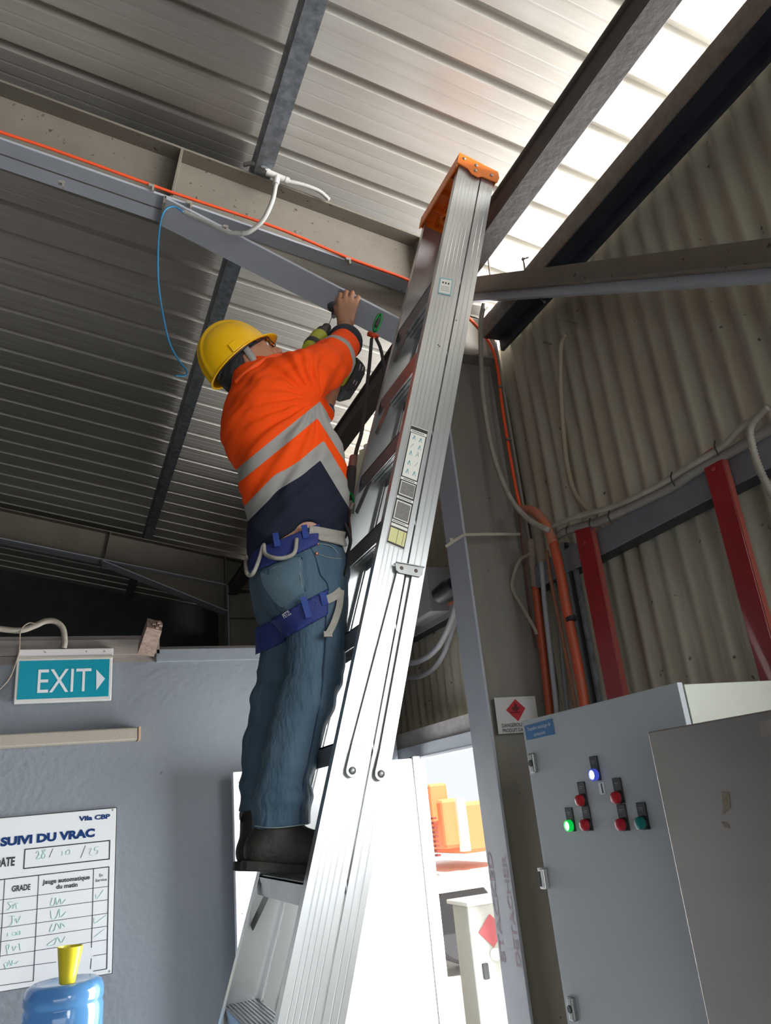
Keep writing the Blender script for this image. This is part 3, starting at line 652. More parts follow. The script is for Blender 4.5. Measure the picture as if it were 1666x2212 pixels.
T('blue_wire', 1, 2.42, ((396, 458), (375, 446), (354, 458), (344, 500), (341, 560), (343, 620), (352, 680), (366, 740), (386, 778), (403, 800), (400, 811), (379, 811)), .0036, BLU, 'thin blue wire hanging in a loop from the corrugated conduit', 'wire')
# bundle by the column and along the girt
T('beige_conduit', 0, 1.585, ((1046, 655), (1039, 700), (1040, 790), (1046, 870), (1066, 980), (1100, 1070), (1140, 1120), (1185, 1145)), .0105, CBG, 'long beige conduit sweeping down in front of the column to the girt', 'conduit')
T('beige_conduit', 0, 1.63, ((1185, 1142), (1240, 1118), (1330, 1092), (1420, 1050), (1480, 1013), (1560, 965), (1600, 925), (1640, 900)), .0095, CBG, 'beige conduit running along the top of the girt to the right edge', 'conduit')
T('wrapped_cable_bundle', 0, 1.645, ((1192, 1170), (1222, 1148), (1290, 1128), (1340, 1106), (1450, 1053), (1500, 1020), (1600, 965), (1700, 905)), .0145, mat('dusty_wrap', (.27, .25, .22), .7, 0, (.19, .17, .15), 14, .7), 'thick dusty wrapped cable bundle lying on the girt, tied with black bands', 'cable')
for x, y, w_ in ((1228, 1149, 'nearest the orange pipes'), (1278, 1133, 'second from the orange pipes'), (1319, 1117, 'midway between the red bars, left one'), (1455, 1035, 'just left of the right red bar'), (1549, 968, 'above the right red bar')):
    q = AX(1.62, x, y); solo('black_cable_tie', MB().tube([q + V((-.0, 0, .022)), q + V((-.012, -.004, .0)), q + V((0, 0, -.022))], .0025, 6), BLK, 'thin black tie around the girt bundle, ' + w_, 'tie', 'black ties on the girt bundle')
T('beige_conduit', 0, 1.705, ((1223, 722), (1213, 745), (1211, 800), (1214, 880), (1222, 980), (1236, 1050), (1255, 1085), (1275, 1106)), .0095, mat('conduit_tan', (.33, .26, .18), .6, 0, (.24, .19, .13), 18, .7), 'tan conduit curving down over the bare corrugated wall to the girt', 'conduit')
T('flexible_conduit', 0, 1.60, ((1660, 880), (1640, 898), (1622, 925), (1625, 960), (1640, 1010), (1666, 1062), (1690, 1100)), .0105, CBG, 'ribbed beige flexible conduit looping down at the right edge', 'conduit', corr=.0026, pitch=.0095)
m = MB().tube([AX(1.62, *p) for p in ((1128, 1100), (1155, 1106), (1180, 1135), (1196, 1175))], .0185, 14)
RO = thing('orange_conduit', 'thickest orange conduit, dusty at its bend, dropping behind the cabinet', 'conduit', AX(1.62, 1265, 1535))
m.build('dusty_bend', mat('dusty_orange_bend', (.30, .19, .13), .7, 0, (.50, .10, .04), 16, .6), RO, smooth='all')
MB().tube([AX(1.62, *p) for p in ((1195, 1172), (1208, 1225), (1225, 1320), (1243, 1410), (1256, 1480), (1266, 1545))], .0175, 14).build('orange_pipe', ORD, RO, smooth='all')
MB().tube([AX(1.62, *p) for p in ((1233, 1334), (1235.5, 1341))], .0190, 14).build('black_band', BLK, RO, smooth=True)
R2 = thing('orange_conduit', 'second orange conduit left of the thick one, dust brown on top', 'conduit', AX(1.66, 1188, 1550))
MB().tube([AX(1.66, *p) for p in ((1146, 1165), (1150, 1210), (1157, 1270))], .0150, 14).build('dusty_top', DUST, R2, smooth='all')
MB().tube([AX(1.66, *p) for p in ((1157, 1268), (1168, 1360), (1178, 1450), (1190, 1555))], .0152, 14).build('orange_pipe', ORD, R2, smooth='all')
T('grey_conduit', 0, 1.65, ((1170, 1213), (1176, 1290), (1188, 1400), (1204, 1545)), .0098, mat('conduit_mid_grey', (.33, .33, .35), .5), 'pale grey pipe between the two orange conduits', 'conduit')
T('thin_orange_conduit', 0, 1.65, ((1182, 1190), (1190, 1250), (1208, 1340), (1228, 1440), (1246, 1535)), .0070, mat('brown_orange', (.36, .12, .05), .6, 0, (.24, .13, .08), 20, .6), 'thin brownish orange conduit crossing behind the thick one', 'conduit')
T('grey_conduit', 0, 1.685, ((1196, 1255), (1206, 1330), (1216, 1440), (1226, 1545)), .0075, CGD, 'dark grey pipe in the shade behind the orange conduits', 'conduit')
T('brown_cable', 0, 1.69, ((1122, 1100), (1130, 1180), (1143, 1300), (1158, 1400)), .0070, mat('dark_red_brown', (.13, .06, .045), .7), 'dark red brown cable against the column edge', 'cable')
T('galvanised_pipe', 0, 1.69, ((1098, 1080), (1112, 1170), (1135, 1300), (1158, 1430), (1176, 1545)), .006, CGD, 'thin grey pipe leftmost behind the column edge', 'pipe')
SC_ = thing('strut_channel', 'dark galvanised slotted channel beside the left red bar', 'channel', AX(1.66, 1290, 1540))
for dx, w, mm in ((0, .012, CGD), (17, .010, GALV), (8, .004, BLACKST)):
    MB().bar(AX(1.665, 1216 + dx, 1172), AX(1.665, 1284 + dx, 1540), w, .018, up=(1, 0, 0)).build('channel_side', mm, SC_)
# straps
solo('tape_strap', MB().ribbon([AY(2.44, 1124, 1154), AY(2.44, 1060, 1154), AY(2.44, 1003, 1155)], .011, .002, (0, -1, 0)).ribbon([AY(2.43, 1003, 1155), AY(2.42, 985, 1166), AY(2.42, 963, 1181)], .011, .002, (0, -1, 0)).box(AY(2.43, 975, 1166), (.014, .006, .012)), mat('strap_cream', (.42, .38, .30), .7), 'cream tape strap tied around the column with a short tail', 'strap')
solo('hanging_strap', MB().ribbon([AX(1.62, *p) for p in ((1144, 1196), (1122, 1212), (1108, 1250), (1108, 1275), (1128, 1310), (1152, 1352), (1160, 1370))], .012, .002, (-.3, -1, 0)), mat('strap_dusty', (.30, .26, .20), .8), 'dusty loop of strap hanging off the conduit bundle', 'strap')
# things on the wall beyond the column
T('grey_cable', 0, 1.60, ((988, 1290), (985, 1312), (965, 1365), (940, 1405), (905, 1428), (872, 1435)), .014, mat('cable_blue_grey', (.36, .37, .39), .45), 'upper of two thick grey cables drooping behind the column', 'cable', 'grey cables behind the column')
T('grey_cable', 0, 1.655, ((992, 1320), (980, 1350), (960, 1410), (935, 1445), (905, 1462), (868, 1465)), .013, MATS['cable_blue_grey'], 'lower of two thick grey cables drooping behind the column', 'cable', 'grey cables behind the column')
T('orange_cable', 0, 1.66, ((990, 1296), (965, 1308), (940, 1318)), .010, mat('faded_coral', (.62, .20, .14), .6), 'short faded coral cable lying on the girt behind the column', 'cable')
p0 = AX(1.60, 940, 1325)
solo('junction_box', MB().bb((1.56, p0.y - .04, p0.z), (1.72, p0.y + .26, p0.z + .215)), mat('box_grey', (.36, .37, .38), .5), 'plain grey box on the girt behind the ladder', 'box', bevel=.004)
p0 = AX(1.47, 962, 1275)
solo('floodlight', MB().lathe([(.012, -.06), (.034, -.05), (.040, .02), (.030, .05), (.008, .06)], p0, (.3, -.9, .25), 16).box(p0 + V((.11, -.04, 0)), (.20, .03, .03)), BLK, 'small black lamp head poking out from behind the column', 'lamp', smooth=True)
for x0, y0, x1, y1, lab in ((1174, 739, 1192, 744, 'short dark nail lying across the ribs, lower left of two'), (1227, 694, 1249, 700, 'short dark nail across the ribs, upper right of two')):
    solo('wall_nail', MB().tube([AX(1.70, x0, y0), AX(1.70, x1, y1)], .0035, 8), RUST2, lab, 'nail', 'nails in the cladding')

# ------------------------------------------------------------------ grey partition wall: sign, batten, board
WY = 3.6
def B(x, y, o=0): return AY(WY - o, x, y)
ES = thing('exit_sign', 'turquoise EXIT sign with white arrow on the grey wall', 'sign', B(138, 1515))
p0, p1 = B(31, 1518), B(240, 1425); x0, x1, z0, z1 = p0.x + .004, p1.x, B(140, 1517).z, B(140, 1428).z
MB().bb((x0 - .006, WY - .040, z0 - .004), (x1 + .004, WY - .012, z1 + .006)).build('frame', mat('sign_frame', (.62, .62, .60), .4), ES, bevel=.004)
z2 = z1 + .010
MB().bb((x0, WY - .045, z2), (x1 + .006, WY, z2 + .034)).build('housing', mat('housing_white', (.66, .64, .63), .5), ES, bevel=.002)
MB().bb((x0, WY - .048, z2 - .008), (x1 + .006, WY - .006, z2 + .001)).build('housing_lip', mat('housing_lip_cream', (.42, .40, .34), .5), ES)
for t in (.28, .72, .92): MB().ball((x0 + (x1 - x0) * t, WY - .046, z2 + .020), .0035, (1, .4, 1), seg=8).build('screw', STL, ES)
MB().bb((x0 + .006, WY - .0415, z0 + .012), (x1 - .008, WY - .040, z1 - .004)).build('face', mat('exit_turquoise', (.0, .27, .36), .5, spec=.25), ES)
TW = mat('exit_white', (.72, .76, .78), .4)
text_mb('EXIT', AY(WY - .042, 80, 1497), AY(WY - .042, 196, 1492.5), .098, (0, -1, 0), bold=.0, ext=.0004).build('sign_text', TW, ES)
MB().prism([AY(WY - .042, *p) for p in ((208, 1446), (227, 1466), (208, 1491))], (0, -.0006, 0)).build('arrow', TW, ES)
T('conduit', 1, 3.56, ((138, 1400), (140, 1385), (136, 1358), (120, 1343), (98, 1342), (75, 1352), (40, 1362), (-20, 1356)), .0125, CBG, 'dusty grey conduit arching over the top of the exit sign', 'conduit')
T('thin_wire', 1, 3.55, ((80, 1348), (62, 1346), (45, 1362), (42, 1400), (38, 1420), (22, 1462), (0, 1488), (-20, 1500)), .0028, mat('wire_tan', (.30, .24, .18), .7), 'thin tan wire drooping beside the exit sign to the left edge', 'wire')
LBt = thing('light_batten', 'beige ribbed strip batten on the grey wall below the exit sign', 'batten', B(150, 1605))
q0, q1 = AY(3.55, -60, 1597), AY(3.55, 298, 1585)
MB().bb((q0.x, 3.53, q1.z - .026), (q1.x, WY, q1.z + .026)).build('diffuser', mat('prismatic_beige', (.44, .40, .34), .5, 0, (.34, .30, .25), 260, .5, bump=.2, bscale=420), LBt, bevel=.006)
MB().bb((q1.x, 3.528, q1.z - .028), (q1.x + .010, WY, q1.z + .028)).build('end_cap', mat('cap_tan', (.50, .32, .20), .6), LBt, bevel=.001)
# broken timber stub
a = AY(3.56, 316, 1404); b = AY(3.38, 334, 1350)
d = (b - a).normalized(); s1 = d.cross(V((0, 1, .3))).normalized(); s2 = s1.cross(d)
m = MB(); w, h = .036, .030
ring = [(-w, -h), (w, -h), (w, h), (-w, h)]
jag = [.0, .018, .006, -.010]
vs = [a + s1 * x + s2 * y for x, y in ring] + [b + s1 * x * .9 + s2 * y * .9 + d * j for (x, y), j in zip(ring, jag)]
m.add(vs, [(0, 3, 2, 1), (4, 5, 6, 7)] + [(i, (i + 1) % 4, 4 + (i + 1) % 4, 4 + i) for i in range(4)])
for k in range(7):
    t = random.uniform(-.8, .8); u = random.uniform(-.8, .8); m.bar(b + s1 * w * t + s2 * h * u - d * .02, b + s1 * w * t + s2 * h * u + d * random.uniform(.004, .02), .014, .010)
solo('timber_stub', m, mat('broken_timber', (.34, .25, .20), .85, 0, (.14, .09, .07), 22, .7, stretch=(1, 2, .5), bump=.5, bscale=60), 'broken end of a timber stub sticking up from the wall top', 'timber')

# whiteboard
WB = thing('tracking_board', 'white fuel tracking board with blue heading and table on the grey wall', 'board', B(120, 2140))
xr, zt_, zb_ = B(250.7, 1745.6).x, B(250.7, 1745.6).z, B(241.4, 2101).z; xl = -.95
MB().bb((xl, WY - .012, zb_), (xr, WY - .003, zt_)).build('panel', mat('board_white', (.72, .745, .76), .35), WB, bevel=.001)
MB().bb((xl, WY - .003, zb_ - .003), (xr + .004, WY - .001, zt_ + .003)).build('backing', STK, WB)
def Q(zx, zy): return AY(WY - .0125, zx / 5.265, 1740 + zy / 5.267)   # zoomed board coordinates
INK = mat('board_black', (.02, .022, .03), .5); NAV = mat('board_navy', (.004, .035, .15), .5, spec=.2); GRN = mat('marker_green', (.30, .64, .56), .6)
text_mb('Vila CBP', Q(895, 176), Q(1253, 146), .0165, (0, -1, 0), bold=.045).build('heading_text', NAV, WB)
text_mb('SUIVI DU VRAC', Q(2, 462), Q(1078, 350), .0285, (0, -1, 0), bold=.055).build('heading_text', NAV, WB)
text_mb('DATE', Q(-62, 702), Q(166, 680), .030, (0, -1, 0), bold=.035).build('table_text', INK, WB)
text_mb('GRADE', Q(133, 980), Q(345, 956), .0195, (0, -1, 0), bold=.03).build('table_text', INK, WB)
text_mb('Jauge automatique', Q(483, 897), Q(1022, 837), .0155, (0, -1, 0), bold=.025).build('table_text', INK, WB)
text_mb('du matin', Q(640, 950), Q(882, 922), .0155, (0, -1, 0), bold=.025).build('table_text', INK, WB)
text_mb('En', Q(1132, 810), Q(1170, 806), .0105, (0, -1, 0), bold=.01).build('table_text', INK, WB)
text_mb('Service', Q(1085, 870), Q(1215, 855), .0105, (0, -1, 0), bold=.01).build('table_text', INK, WB)
m = MB()
def line(p, q, w): m.bar(Q(*p), Q(*q), w, .0006, up=(0, 1, 0))
for p, q in (((280, 500), (1250, 398)), ((270, 718), (1246, 608)), ((285, 495), (270, 722)), ((1250, 395), (1244, 612))): line(p, q, .0042)
for p, q in (((-500, 905), (1243, 697)), ((1240, 695), (1215, 1860))): line(p, q, .0036)
line((1215, 1858), (1060, 1885), .003)
for yl_, yr_ in ((1135, 920), (1297, 1072), (1460, 1226), (1620, 1372), (1787, 1526)): line((-500, yl_ + 5), (1230 - (yr_ - 920) * .02, yr_), .0020)
line((-500, 1935), (640, 1780), .002); line((1060, 1712), (1213, 1686), .002); line((-500, 2120), (385, 1995), .002)
for (p, q) in (((55, 845), (-2, 1740)), ((442, 795), (380, 1995)), ((1066, 722), (1042, 1618)), ((1040, 1740), (1030, 1860))): line(p, q, .0024)
for p, q in (((605, 488), (562, 588)), ((975, 455), (918, 595))): line(p, q, .0018)
m.build('table_rules', INK, WB)
m = MB()
def hand(pts, w=.0015): m.tube([Q(*p) + V((0, -.0004, 0)) for p in pts], w / 2, 5, flat=1)
for g in (((410, 545), (440, 520), (445, 560), (420, 610), (470, 598)), ((525, 500), (485, 520), (520, 570), (490, 605), (480, 570), (520, 505)), ((715, 520), (708, 570)), ((760, 520), (755, 555), (795, 548), (795, 505), (765, 515)),
          ((1010, 500), (1045, 490), (1020, 550), (1055, 570)), ((1130, 468), (1085, 480), (1080, 510), (1115, 510), (1105, 550), (1075, 558)),
          ((1090, 1010), (1105, 1060), (1178, 962)), ((1072, 1275), (1080, 1340), (1205, 1250)), ((1065, 1505), (1190, 1405)),
          ((150, 1095), (95, 1105), (125, 1150), (85, 1195)), ((130, 1150), (160, 1130), (150, 1175)), ((165, 1130), (210, 1110)), ((180, 1110), (195, 1175)),
          ((110, 1255), (170, 1260)), ((145, 1260), (140, 1340), (90, 1385)), ((170, 1310), (190, 1290), (200, 1335), (240, 1260)),
          ((95, 1450), (90, 1490)), ((150, 1450), (150, 1475), (185, 1470), (190, 1445), (155, 1440)), ((205, 1445), (200, 1470), (232, 1465), (230, 1430), (208, 1430)),
          ((75, 1600), (90, 1690)), ((70, 1600), (110, 1585), (100, 1640)), ((150, 1600), (160, 1650), (190, 1600)), ((225, 1570), (235, 1650)),
          ((50, 1800), (70, 1860)), ((60, 1790), (100, 1790), (85, 1830)), ((110, 1760), (130, 1820), (150, 1760)), ((170, 1790), (180, 1800), (215, 1770)),
          ((600, 1050), (580, 1130), (620, 1130), (640, 1050), (650, 1130), (690, 1060), (700, 1120), (750, 1070)), ((580, 1200), (590, 1285), (640, 1280), (680, 1180), (690, 1270), (755, 1210)),
          ((600, 1350), (570, 1430), (620, 1420), (650, 1340), (690, 1400), (700, 1340), (740, 1380)), ((640, 1510), (540, 1590), (620, 1580), (660, 1500), (700, 1560), (745, 1490))): hand(g)
m.build('marker_writing', GRN, WB)
for x, y in ((1283, 52), (1247, 1885)): MB().ball(Q(x, y), .004, (1, .4, 1), seg=10).build('screw', STL, WB)

# water bottle with the yellow cup on it
c = AY(3.15, 140, 2118)
BT = mat('blue_bottle_plastic', (.16, .42, .78), .12, 0, trans=.55, coat=.3)
WBt = thing('water_bottle', 'big translucent blue water bottle standing before the board', 'bottle', (c.x, 3.15, 0))
r = .124; zt2 = c.z
MB().lathe([(.02, -.006), (.075, -.004), (.100, .0), (.116, -.010), (r, -.03), (r + .001, -.055), (r - .004, -.063), (r - .004, -.070), (r, -.078), (r, -.16), (r - .007, -.168), (r - .007, -.185), (r, -.193), (r, -.36), (.05, -.42), (.03, -.44)], (c.x, 3.15, zt2), (0, 0, 1), 40).build('bottle_body', BT, WBt, smooth='all')
MB().bb((c.x - .14, 3.01, .02), (c.x + .14, 3.29, zt2 - .42)).build('cooler_body', WHITE, WBt, bevel=.01)
m = text_mb('WATER', (c.x - .045, 3.15 - r - .001, zt2 - .125), (c.x + .045, 3.15 - r - .001, zt2 - .12), .02, (0, -1, 0)) if False else MB().bb((c.x - .045, 3.15 - r - .002, zt2 - .150), (c.x + .04, 3.15 - r + .010, zt2 - .118))
m.build('printed_band', mat('bottle_print', (.03, .15, .45), .4), WBt, bevel=.004)
cu = AY(3.10, 145, 2117)
solo('plastic_cup', MB().lathe([(.022, 0), (.0245, .002), (.040, .105), (.041, .108), (.038, .108), (.0225, .005)], (cu.x, 3.10, zt2 - .003), (.05, 0, 1), 28), mat('cup_yellow', (.80, .66, .03), .35, emit=None, trans=.0), 'yellow plastic cup standing on top of the blue water bottle', 'cup', smooth=True)

# ------------------------------------------------------------------ soft bodies: smooth blended volumes meshed by surface nets
class Vol:
    def __init__(s): s.p = []
    def cone(s, a, b, ra, rb, k=.03): s.p.append(('c', np.array(a, float), np.array(b, float), ra, rb, k)); return s
    def chain(s, pts, k=.03):
        for (a, ra), (b, rb) in zip(pts, pts[1:]): s.cone(a, b, ra, rb, k)
        return s
    def ell(s, c, ax, r, k=.02): s.p.append(('e', np.array(c, float), np.array([list(a) for a in ax], float), np.array(r, float), 0, k)); return s
    def bounds(s):
        lo = np.full(3, 9e9); hi = -lo
        for t, a, b, r, q, k in s.p:
            if t == 'c': R = max(r, q); lo = np.minimum(lo, np.minimum(a, b) - R); hi = np.maximum(hi, np.maximum(a, b) + R)
            else: R = r.max(); lo = np.minimum(lo, a - R); hi = np.maximum(hi, a + R)
        return lo, hi
    def grid(s, h, pad=.02):
        lo, hi = s.bounds(); lo = lo - pad; hi = hi + pad
        n = np.ceil((hi - lo) / h).astype(int) + 1
        D = np.full(n, 1.0, np.float32)
        for t, a, b, r, q, k in s.p:
            R = (max(r, q) if t == 'c' else r.max()) + k + 3 * h
            l = np.minimum(a, b) - R if t == 'c' else a - R
            u = np.maximum(a, b) + R if t == 'c' else a + R
            i0 = np.clip(np.floor((l - lo) / h).astype(int), 0, n - 1); i1 = np.clip(np.ceil((u - lo) / h).astype(int) + 1, 1, n)
            g = np.stack(np.meshgrid(*[lo[j] + h * np.arange(i0[j], i1[j]) for j in range(3)], indexing='ij'), -1)
            if t == 'c':
                ab = b - a; L = max(ab @ ab, 1e-9); T_ = np.clip(((g - a) @ ab) / L, 0, 1)
                d = np.linalg.norm(g - a - T_[..., None] * ab, axis=-1) - (r + T_ * (q - r))
            else:
                w = (g - a) @ b.T; k0 = np.linalg.norm(w / r, axis=-1); k1 = np.linalg.norm(w / r ** 2, axis=-1) + 1e-9; d = k0 * (k0 - 1) / k1
            sl = tuple(slice(i0[j], i1[j]) for j in range(3)); o = D[sl]
            hh = np.maximum(k - np.abs(o - d), 0) / k
            D[sl] = np.minimum(o, d) - hh * hh * k * .25
        s.lo, s.h, s.D = lo, h, D; return s
    def P(s):
        n = s.D.shape; return np.stack(np.meshgrid(*[s.lo[j] + s.h * np.arange(n[j]) for j in range(3)], indexing='ij'), -1)
    def mb(s):
        D = s.D; n = D.shape; sg = D < 0
        acc = np.zeros((n[0] - 1, n[1] - 1, n[2] - 1, 3)); cnt = np.zeros((n[0] - 1, n[1] - 1, n[2] - 1))
        c = [(i, j, k) for i in (0, 1) for j in (0, 1) for k in (0, 1)]
        def S(o): return tuple(slice(o[a], n[a] - 1 + o[a]) for a in range(3))
        for a in c:
            for b in c:
                if sum(b) - sum(a) == 1 and all(y >= x for x, y in zip(a, b)):
                    da, db = D[S(a)], D[S(b)]; cr = (da < 0) != (db < 0); t = np.where(cr, da / np.where(cr, da - db, 1), 0)
                    for q in range(3): acc[..., q] += np.where(cr, a[q] + t * (b[q] - a[q]), 0)
                    cnt += cr
        m = cnt > 0; idx = -np.ones(m.shape, int); idx[m] = np.arange(m.sum())
        cell = np.argwhere(m); vs = s.lo + s.h * (cell + acc[m] / cnt[m][:, None])
        fs = []
        for ax in range(3):
            o = [0, 0, 0]; o[ax] = 1
            A_ = sg[tuple(slice(0, n[a] - o[a]) for a in range(3))]; B_ = sg[tuple(slice(o[a], n[a]) for a in range(3))]
            e = np.argwhere(A_ != B_); u, w = (ax + 1) % 3, (ax + 2) % 3
            ok = (e[:, u] > 0) & (e[:, w] > 0) & (e[:, u] < n[u] - 1) & (e[:, w] < n[w] - 1) & (e[:, ax] < n[ax] - 1); e = e[ok]
            def ci(du, dw):
                f = e.copy(); f[:, u] += du; f[:, w] += dw; return idx[f[:, 0], f[:, 1], f[:, 2]]
            q = np.stack([ci(-1, -1), ci(0, -1), ci(0, 0), ci(-1, 0)], 1)
            flip = ~A_[e[:, 0], e[:, 1], e[:, 2]]; q[flip] = q[flip][:, ::-1]
            fs.append(q)
        fs = np.concatenate(fs); r = MB(); r.v = [V(v) for v in vs]; r.f = [tuple(f) for f in fs.tolist()]
        return r
def attr(o, name, fn):
    me = o.data; n = len(me.vertices); co = np.empty(n * 3, np.float32); me.vertices.foreach_get('co', co); co = co.reshape(-1, 3) + np.array(o['_o'], np.float32)
    a = me.attributes.new(name, 'FLOAT', 'POINT'); a.data.foreach_set('value', fn(co).astype(np.float32))
def wrinkle(m, amp, f1=(12, 12, 12), ax=None, seed=0):
    """creases: displace along a radial guess using stretched noise"""
    for i, v in enumerate(m.v):
        q = V((v.x * f1[0], v.y * f1[1], v.z * f1[2] + seed))
        if ax:
            q = V((v.dot(ax[0]) * f1[0], v.dot(ax[1]) * f1[1], v.dot(ax[2]) * f1[2] + seed))
        s = noise.noise(q) + .5 * noise.noise(q * 2.1)
        v += V((noise.noise(q + V((9, 0, 0))), noise.noise(q + V((0, 9, 0))), 0)) * amp * .3 - (v - V((WC.x, WC.y, v.z))).normalized() * (amp * abs(s))
def pt(px, py, Y): return AY(Y, px, py)
def pr(px, py, Y, r): p = AY(Y, px, py); return (p, r * depth(p) / FPX)
WC = pt(640, 1000, 2.02)

def cloth(name, col, col2, scale, rough=.85, weave=900, bump=.15):
    return mat(name, col, rough, 0, col2, scale, .8, bump=bump, bscale=weave * .25)
SKIN = mat('skin', (.43, .205, .115), .5, 0, (.36, .16, .09), 30, .7, bump=.06, bscale=120)
DENIM = mat('denim', (.016, .048, .088), .85, 0, (.085, .140, .180), 9, .9, stretch=(1.6, 1.6, .45), bump=.9, bscale=26)
HELM = mat('helmet_yellow', (.90, .50, .004), .28, coat=.4)
NAVY = mat('navy_cloth', (.012, .015, .026), .85, 0, (.022, .026, .040), 9, .8, bump=.2, bscale=200)
BLUH = mat('harness_blue', (.012, .022, .13), .7, 0, (.018, .034, .18), 20, .7, bump=.25, bscale=300)
WEB = mat('webbing_grey', (.36, .34, .29), .75, 0, (.28, .26, .22), 30, .7, bump=.3, bscale=260)
LEATH = mat('boot_leather', (.012, .010, .008), .65, 0, (.026, .021, .016), 12, .8, bump=.25, bscale=80)
SOLE = mat('boot_sole', (.014, .012, .010), .8, 0, (.03, .025, .02), 40, .7)

PER = thing('person', 'worker in yellow helmet, orange hi-vis shirt and jeans reaching up from the stepladder', 'person', pt(610, 1880, 2.0))
# shoulders, torso
TOR = [pr(642, 1140, 2.02, 102), pr(641, 1080, 2.02, 106), pr(627, 1000, 2.02, 108), pr(592, 920, 2.03, 108), pr(583, 862, 2.03, 82)]
RS, LS = pr(645, 818, 1.97, 56), pr(610, 812, 2.17, 50)
ARM = [pr(645, 818, 1.96, 56), pr(690, 797, 2.02, 47), pr(720, 775, 2.10, 43), pr(742, 745, 2.20, 36)]
LARM = [pr(612, 830, 2.18, 46), pr(660, 870, 2.22, 36), pr(698, 893, 2.24, 24)]
sh = Vol(); sh.chain(TOR, .05); sh.cone(TOR[-1][0], RS[0], .085, RS[1], .045); sh.cone(TOR[-1][0], LS[0], .085, LS[1], .045)
sh.chain(ARM, .035); sh.chain(LARM, .03)
a_, b_ = pr(560, 822, 2.05, 34), pr(545, 822, 2.05, 28); sh.cone(a_[0], b_[0], a_[1] + .02, b_[1] + .015, .04)
a_, b_ = pr(585, 1165, 2.0, 46), pr(562, 1196, 2.02, 30); sh.cone(a_[0], b_[0], a_[1], b_[1], .05)
a_, b_ = pr(715, 1130, 2.05, 34), pr(725, 1150, 2.05, 22); sh.cone(a_[0], b_[0], a_[1], b_[1], .05)
sh.grid(.006)
P = sh.P()
def sph(c, r): return np.linalg.norm(P - np.array(c), axis=-1) - r
# hem plane: lower edge of the shirt runs up from the left tail to the lifted part at the belt
def plane(p, q, Yv=1.9, tilt=None):
    a, b = pt(*p, Yv), pt(*q, Yv); v = tilt if tilt is not None else ((a + b) / 2 - CAM).normalized()
    n = (b - a).cross(v).normalized()
    if n.z < 0: n = -n
    return np.array(n), float(n.dot(a))
n1, d1 = plane((530, 1212), (655, 1136)); n2, d2 = plane((640, 1122), (750, 1165))
hem = np.minimum((P @ n1) - d1, 0) * 0 + np.where(True, np.maximum(P @ n1 - d1, P @ n2 - d2), 0)
sh.D = np.maximum(sh.D, -hem).astype(np.float32)
sh.D = np.maximum(sh.D, -(sph(pt(672, 1160, 1.88), .052))).astype(np.float32)
m = sh.mb()
cr_, cu_ = CR, CU
# folds: fans from the armpit across the back, rings round the sleeve, drapes on the tail
pit = pt(688, 868, 1.93); elb = pt(735, 760, 2.1)
for v in m.v:
    w = v - pit; s = CR.dot(w); u = CU.dot(w); r = math.hypot(s, u); an = math.atan2(u, s)
    n_ = V((v.x - WC.x, v.y - WC.y, 0)).normalized()
    fall = math.exp(-r * 5.5) * min(1, r * 14)
    fold = math.sin(an * 21 + 3 * noise.noise(v * 8)) * fall * .0095
    big = noise.noise(V((CR.dot(v) * 5 + CU.dot(v) * 5, CR.dot(v) * 12 - CU.dot(v) * 9, 3))) * .0095
    fine = noise.noise(V((CR.dot(v) * 9 + CU.dot(v) * 9, (CR.dot(v) - CU.dot(v)) * 30, 7))) * .0050
    v += n_ * (fold + big + fine)
SHM = bpy.data.materials.new('hi_vis_cloth'); SHM.use_nodes = True; nt = SHM.node_tree; bs = nt.nodes['Principled BSDF']; bs.inputs['Roughness'].default_value = .8; bs.inputs['Specular IOR Level'].default_value = .2
def _at(n):
    a = nt.nodes.new('ShaderNodeAttribute'); a.attribute_name = n; c = nt.nodes.new('ShaderNodeMath'); c.operation = 'LESS_THAN'; c.inputs[1].default_value = 0
    nt.links.new(a.outputs['Fac'], c.inputs[0]); return c.outputs[0]
def _mix(f, a, b):
    x = nt.nodes.new('ShaderNodeMix'); x.data_type = 'RGBA'; nt.links.new(f, x.inputs[0])
    for i, c in ((6, a), (7, b)):
        if isinstance(c, tuple): x.inputs[i].default_value = (*c, 1)
        else: nt.links.new(c, x.inputs[i])
    return x.outputs[2]
c1 = _mix(_at('navy'), (.95, .080, .004), (.014, .017, .030)); c2 = _mix(_at('tape'), c1, (.34, .325, .30)); c3 = _mix(_at('seam'), c2, (.30, .04, .01))
nt.links.new(c3, bs.inputs['Base Color'])
nz = nt.nodes.new('ShaderNodeTexNoise'); nz.inputs['Scale'].default_value = 260; bp = nt.nodes.new('ShaderNodeBump'); bp.inputs['Strength'].default_value = .12; bp.inputs['Distance'].default_value = .004
g_ = nt.nodes.new('ShaderNodeNewGeometry'); nt.links.new(g_.outputs['Position'], nz.inputs['Vector']); nt.links.new(nz.outputs['Fac'], bp.inputs['Height']); nt.links.new(bp.outputs['Normal'], bs.inputs['Normal'])
SHIRT = m.build('hi_vis_shirt', SHM, PER, smooth='all')
def pl(p, q, Yv=1.9):
    n, d = plane(p, q, Yv); return lambda c: c @ n - d
SEAM = plane((688, 868), (745, 1075), 1.92); sn, sd_ = SEAM
if sn @ np.array(pt(600, 1000, 1.9)) - sd_ > 0: sn, sd_ = -sn, -sd_     # negative on the back panel
seamf = lambda c: c @ sn - sd_
s1 = pl((533, 1012), (690, 884)); s1b = pl((688, 884), (716, 928))
s2a = pl((545, 1096), (600, 1040)); s2b = pl((600, 1042), (655, 1008)); s2c = pl((650, 1010), (697, 972)); s2d = pl((697, 975), (745, 1055))
def sx(c): return c @ np.array(CR)          # across the back
